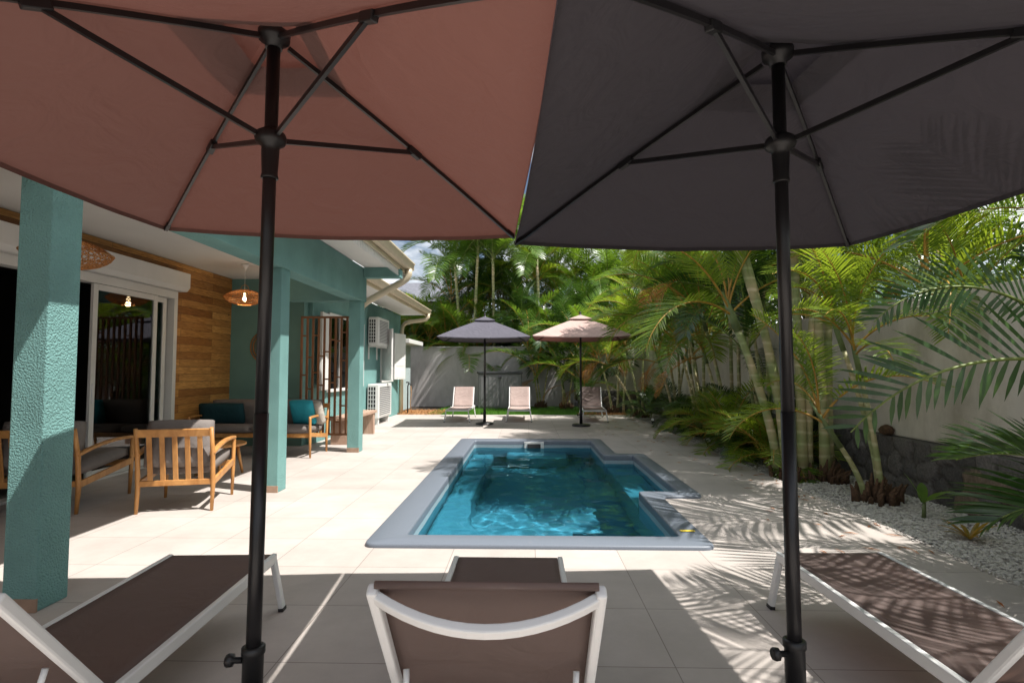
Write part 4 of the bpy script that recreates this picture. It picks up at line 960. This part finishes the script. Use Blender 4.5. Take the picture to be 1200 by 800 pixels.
# near palm out of frame on the right whose fronds reach into the picture
pN = thing('areca_palm', 'dark glossy palm whose long fronds reach in before the cream wall', 'palm', (3.80, 3.25, 0), 0, bed)
b = MB()
for dx, dy, lx, ly, h in ((0, 0, .05, -.05, .85), (.1, .75, .05, .1, 1.0), (.05, -.5, .1, -.1, 1.7), (.25, -1.2, .05, 0, 2.5)): b.tube([(dx+lx*q/5, dy+ly*q/5, h*q/5) for q in range(6)], [.06-.003*q for q in range(6)], 10)
b.build('trunk', M['stem'], pN, 0, 2, True)
for k, (az, e, L) in enumerate(((150, 45, 2.2), (176, 55, 2.3), (205, 50, 2.2), (240, 62, 2.2), (60, 60, 2.2), (330, 60, 2.2))):
    put_frond(pN, frond_mesh('palm_frond', L, 44, .56, e, 85, 60+k, wid=.036, droop=.6, vee=.4, mats=[M['rachis_g'], M['leaf_d']]), (.3, -1.2, 2.5), R(az))
FD = lambda L, e0, bd, sd, sb=0, pairs=40, ll=.56, **k: frond_mesh('palm_frond', L, pairs, ll, e0, bd, sd, mats=[RG, M['leaf_d']], sidebend=sb, **dict(dict(wid=.042, droop=.5, vee=.5, pet=.12), **k))
put_frond(pN, FD(2.25, 35, 82, 1, pairs=30, ll=.47, vert=True, wid=.040, droop=.3, vee=.2), (.1, 0, 1.06), R(182), name='frond')
put_frond(pN, FD(1.95, 62, 108, 2, pairs=34, ll=.40, vert=True, wid=.038, droop=.3, vee=.2), (.32, .8, 1.30), R(182), name='frond')
put_frond(pN, FD(1.15, 40, 75, 3, vee=.4), (-.05, -.1, .35), R(172), name='frond')
put_frond(pN, FD(1.15, 55, 80, 4), (.0, .1, .4), R(150), name='frond')
put_frond(pN, FD(2.0, 60, 105, 6), (.05, -.5, 1.7), R(165), name='frond')
put_frond(pN, FD(2.2, 68, 100, 9), (.05, -.5, 1.7), R(120), name='frond')
put_frond(pN, FD(2.2, 68, 100, 10), (.05, -.5, 1.7), R(20), name='frond')
# tall palms behind the side wall
beyond = 'tall palms rising behind the cream side wall'
lab = 'tall palm rising behind the cream side wall'
for i, (x, y, h, fs, lean) in enumerate(((5.6, 4.6, 2.6, F_coco, -.1), (5.0, 6.4, 2.0, F_areca, -.2), (5.8, 7.4, 2.9, F_coco, -.2), (5.1, 9.0, 2.2, F_areca, -.2), (5.6, 10.6, 3.2, F_coco, -.2), (5.2, 12.6, 2.5, F_areca, -.2), (5.7, 14.6, 3.0, F_coco, -.3), (5.2, 16.8, 2.6, F_green, 0), (6.6, 6.0, 2.4, F_green, 0), (6.8, 8.8, 3.0, F_areca, 0), (7.2, 12.0, 3.6, F_coco, 0), (6.9, 4.2, 2.0, F_areca, 0), (5.3, 3.0, 2.0, F_areca, -.1), (5.2, 18.6, 3.0, F_areca, 0))):
    palm(lab, (x, y, 0), [(0, 0, lean, .1, h)]+([(.3, .3, .2, .2, h*.8)] if i % 2 else []), fs, beyond, (6, 8), .075, 'tall_palm', False, 40+i, 1.0)
# thicket behind the far wall
thick = 'palms crowded behind the far grey wall'
lab = 'palm with a leafy crown in the thicket behind the far grey wall'
rnd = random.Random(77)
for i in range(51):
    x = -7.8+(i % 17)*.92+rnd.uniform(-.3, .3); row = i//17; y = 22.0+row*2.0+rnd.uniform(-.4, .6)
    h = (rnd.uniform(1.4, 3.2), rnd.uniform(3.2, 4.8), rnd.uniform(4.8, 6.2))[row]
    if x < -3.3: h = min(h, 2.3)
    fs = rnd.choice([F_areca, F_green, F_green, F_dark, F_areca])
    palm(lab, (x, y, 0), [(0, 0, rnd.uniform(-.4, .4), rnd.uniform(-.5, .3), h)]+([(.2, .1, rnd.uniform(-.6, .6), -.3, h*.7)] if i % 2 else []), fs, thick, (9, 12), .05, 'thicket_palm', False, 100+i, rnd.uniform(.95, 1.25))
for i, (x, y, h) in enumerate(((-2.2, 24.0, 6.2), (-.9, 25.5, 6.6), (.4, 24.5, 5.4), (2.2, 25.5, 6.0), (3.6, 24.0, 5.2), (-2.55, 21.9, 5.6), (-2.1, 21.75, 6.3), (-1.25, 21.8, 6.0), (.6, 21.8, 5.8))):
    palm('tall coconut palm standing over the thicket behind the far grey wall', (x, y, 0), [(0, 0, rnd.uniform(-.3, .3), -.2, h)], F_coco, 'coconut palms behind the far grey wall', (11, 13), .07, 'coconut_palm', False, 200+i, 1.05, shaft=False)
# an orange dry frond hanging in the thicket and one in the side bed
def dry_on(parent, loc, az, sd, s=1): put_frond(parent, frond_mesh('dry_frond', 1.6, 30, .4, 30, 120, sd, mats=[M['rachis'], M['dry']], droop=1.2), loc, az, 0, s, name='dry_frond')
dry_on(pF, (-.3, .0, 3.0), R(215), 31, 1.0); dry_on(pE, (-.3, -.2, 2.9), R(190), 32, .9)
# ------------------------------------------------------------------ broadleaf trees behind everything
def leafy(label, loc, h, cr, seed, n=5200, m='bush', group='broadleaf trees behind the palms', name='broadleaf_tree'):
    rnd = random.Random(seed); t = thing(name, label, 'tree', loc, 0, group); b = MB()
    b.tube([(0, 0, -.1), (.05, 0, h*.3), (.1, .1, h*.55), (.0, .1, h*.8)], [.16, .13, .09, .03], 8)
    cl = []
    for k in range(16):
        a = rnd.uniform(0, 6.28); rr = cr*rnd.uniform(.2, .95)**.7; z = h*rnd.uniform(.35, 1.0); rr *= 1-.5*abs(z/h-.6)
        c = Vector((rr*math.cos(a), rr*math.sin(a), z)); cl.append((c, rnd.uniform(.35, .7)*cr*.55))
        b.tube([(0.05, .05, h*.35), c*.6+Vector((0, 0, h*.15)), c], [.05, .03, .01], 5)
    b.build('trunk', M['fibre'], t, 0, 2, True)
    b = MB(); T = b.bm.verts.layers.float.new('tone')
    for i in range(n):
        c, r = rnd.choice(cl); d = Vector((rnd.gauss(0, 1), rnd.gauss(0, 1), rnd.gauss(0, .8))).normalized()*r*rnd.random()**.4
        p = c+d; ax = Vector((rnd.gauss(0, 1), rnd.gauss(0, 1), rnd.gauss(-.3, .7))).normalized(); sx = ax.cross(Vector((rnd.gauss(0, 1), rnd.gauss(0, 1), rnd.gauss(0, 1)))).normalized()
        l = rnd.uniform(.10, .22); wd = l*.36; tn = rnd.random()*.6
        vs = [b.bm.verts.new(q) for q in (p, p+ax*l*.5+sx*wd*.5, p+ax*l, p+ax*l*.5-sx*wd*.5)]
        for v in vs: v[T] = tn
        b.bm.faces.new(vs)
    b.build('crown', M[m], t, 0, 2, True)
for i, (x, y, h, cr) in enumerate(((-9.5, 24.5, 4.6, 2.4), (-6.6, 25.5, 4.4, 2.3), (-3.6, 26.8, 5.6, 2.6), (-.6, 27.5, 6.6, 2.9), (2.4, 27.2, 6.8, 2.9), (5.4, 26.0, 6.6, 2.8), (7.6, 21.5, 6.0, 2.6), (8.4, 16.0, 6.2, 2.6), (8.8, 11.5, 5.4, 2.4), (9.2, 7.0, 5.0, 2.4), (-1.9, 23.2, 3.2, 1.6), (1.2, 23.4, 3.6, 1.7), (-5.2, 23.0, 2.9, 1.5))):
    leafy('leafy broadleaf tree filling in behind the palms', (x, y, 0), h, cr, 300+i)
# ------------------------------------------------------------------ neighbouring house glimpsed through the thicket
nb = thing('neighbour_house', 'pale neighbouring house with grey roof glimpsed through the thicket', 'house', (-5.4, 30, 0))
P = lambda b, n, m: b.build(n, m, nb, 0, 2, True)
P(MB().box(-2.0, 2.2, -1.5, 3, 0, 5.0), 'wall', M['farwall'])
b = MB()
b.bm.faces.new([b.bm.verts.new(p) for p in ((-2.5, -2.0, 4.9), (2.7, -2.0, 4.9), (2.7, .75, 6.3), (-2.5, .75, 6.3))]); b.bm.faces.new([b.bm.verts.new(p) for p in ((-2.5, .75, 6.3), (2.7, .75, 6.3), (2.7, 3.5, 4.9), (-2.5, 3.5, 4.9))])
b.bm.faces.new([b.bm.verts.new(p) for p in ((-2.5, -2.0, 4.9), (-2.5, 3.5, 4.9), (2.7, 3.5, 4.9), (2.7, -2.0, 4.9))])
P(b, 'roof', M['slateroof'])
b = MB(); b.box(-1.2, -.2, -1.53, -1.505, 3.2, 4.4); b.box(.5, 1.5, -1.53, -1.505, 3.2, 4.4); 
b2 = MB(); b2.box(-1.2, -.2, -1.53, -1.505, 3.2, 4.4); P(b2, 'window', M['dark']); b.bm.free(); b3 = MB(); b3.box(.5, 1.5, -1.53, -1.505, 3.2, 4.4); P(b3, 'window', M['dark'])
# ------------------------------------------------------------------ small plants in the gravel
def blade_plant(name, label, loc, n, l, wd, m, seed, up=.8, stem=0):
    rnd = random.Random(seed); t = thing(name, label, 'plant', loc, 0)
    if stem: b = MB(); b.tube([(0, 0, -.02), (.01, 0, stem)], [.02, .014], 8); b.build('stem', M['crownshaft'], t, 0, 2, True)
    for i in range(n):
        a = i*2.4+rnd.uniform(-.3, .3); e = R(rnd.uniform(35, 75))*up; b = MB(); T = b.bm.verts.layers.float.new('tone'); c = Vector((0, 0, stem)); pv = None; d = Vector((math.cos(a)*math.cos(e), math.sin(a)*math.cos(e), math.sin(e))); sd = d.cross(Vector((0, 0, 1))).normalized()
        for j in range(7):
            q = j/6; ww = wd*math.sin(math.pi*(.1+.88*q))**.8
            v = [b.bm.verts.new(c-sd*ww/2), b.bm.verts.new(c+Vector((0, 0, -ww*.15))), b.bm.verts.new(c+sd*ww/2)]
            for x in v: x[T] = .2+.4*rnd.random()
            if pv:
                b.bm.faces.new((pv[0], pv[1], v[1], v[0])).smooth = True; b.bm.faces.new((pv[1], pv[2], v[2], v[1])).smooth = True
            pv = v; c = c+d*l/6; d = (d+Vector((0, 0, -.13))).normalized()
        b.build('leaf', m, t, 0, 2, True)
blade_plant('banana_seedling', 'young broad leaved green seedling alone in the gravel', (3.72, 5.28, -.01), 4, .30, .085, M['leaf'], 4, 1, .14)
M['bromeliad'] = leafmat('yellow_bromeliad', (.10, .12, .015), (.50, .24, .02), (.6, .4, .03), .3)
blade_plant('bromeliad', 'small yellow and olive strappy plant nearest in the gravel', (3.62, 4.62, -.01), 11, .24, .035, M['bromeliad'], 5, .8)
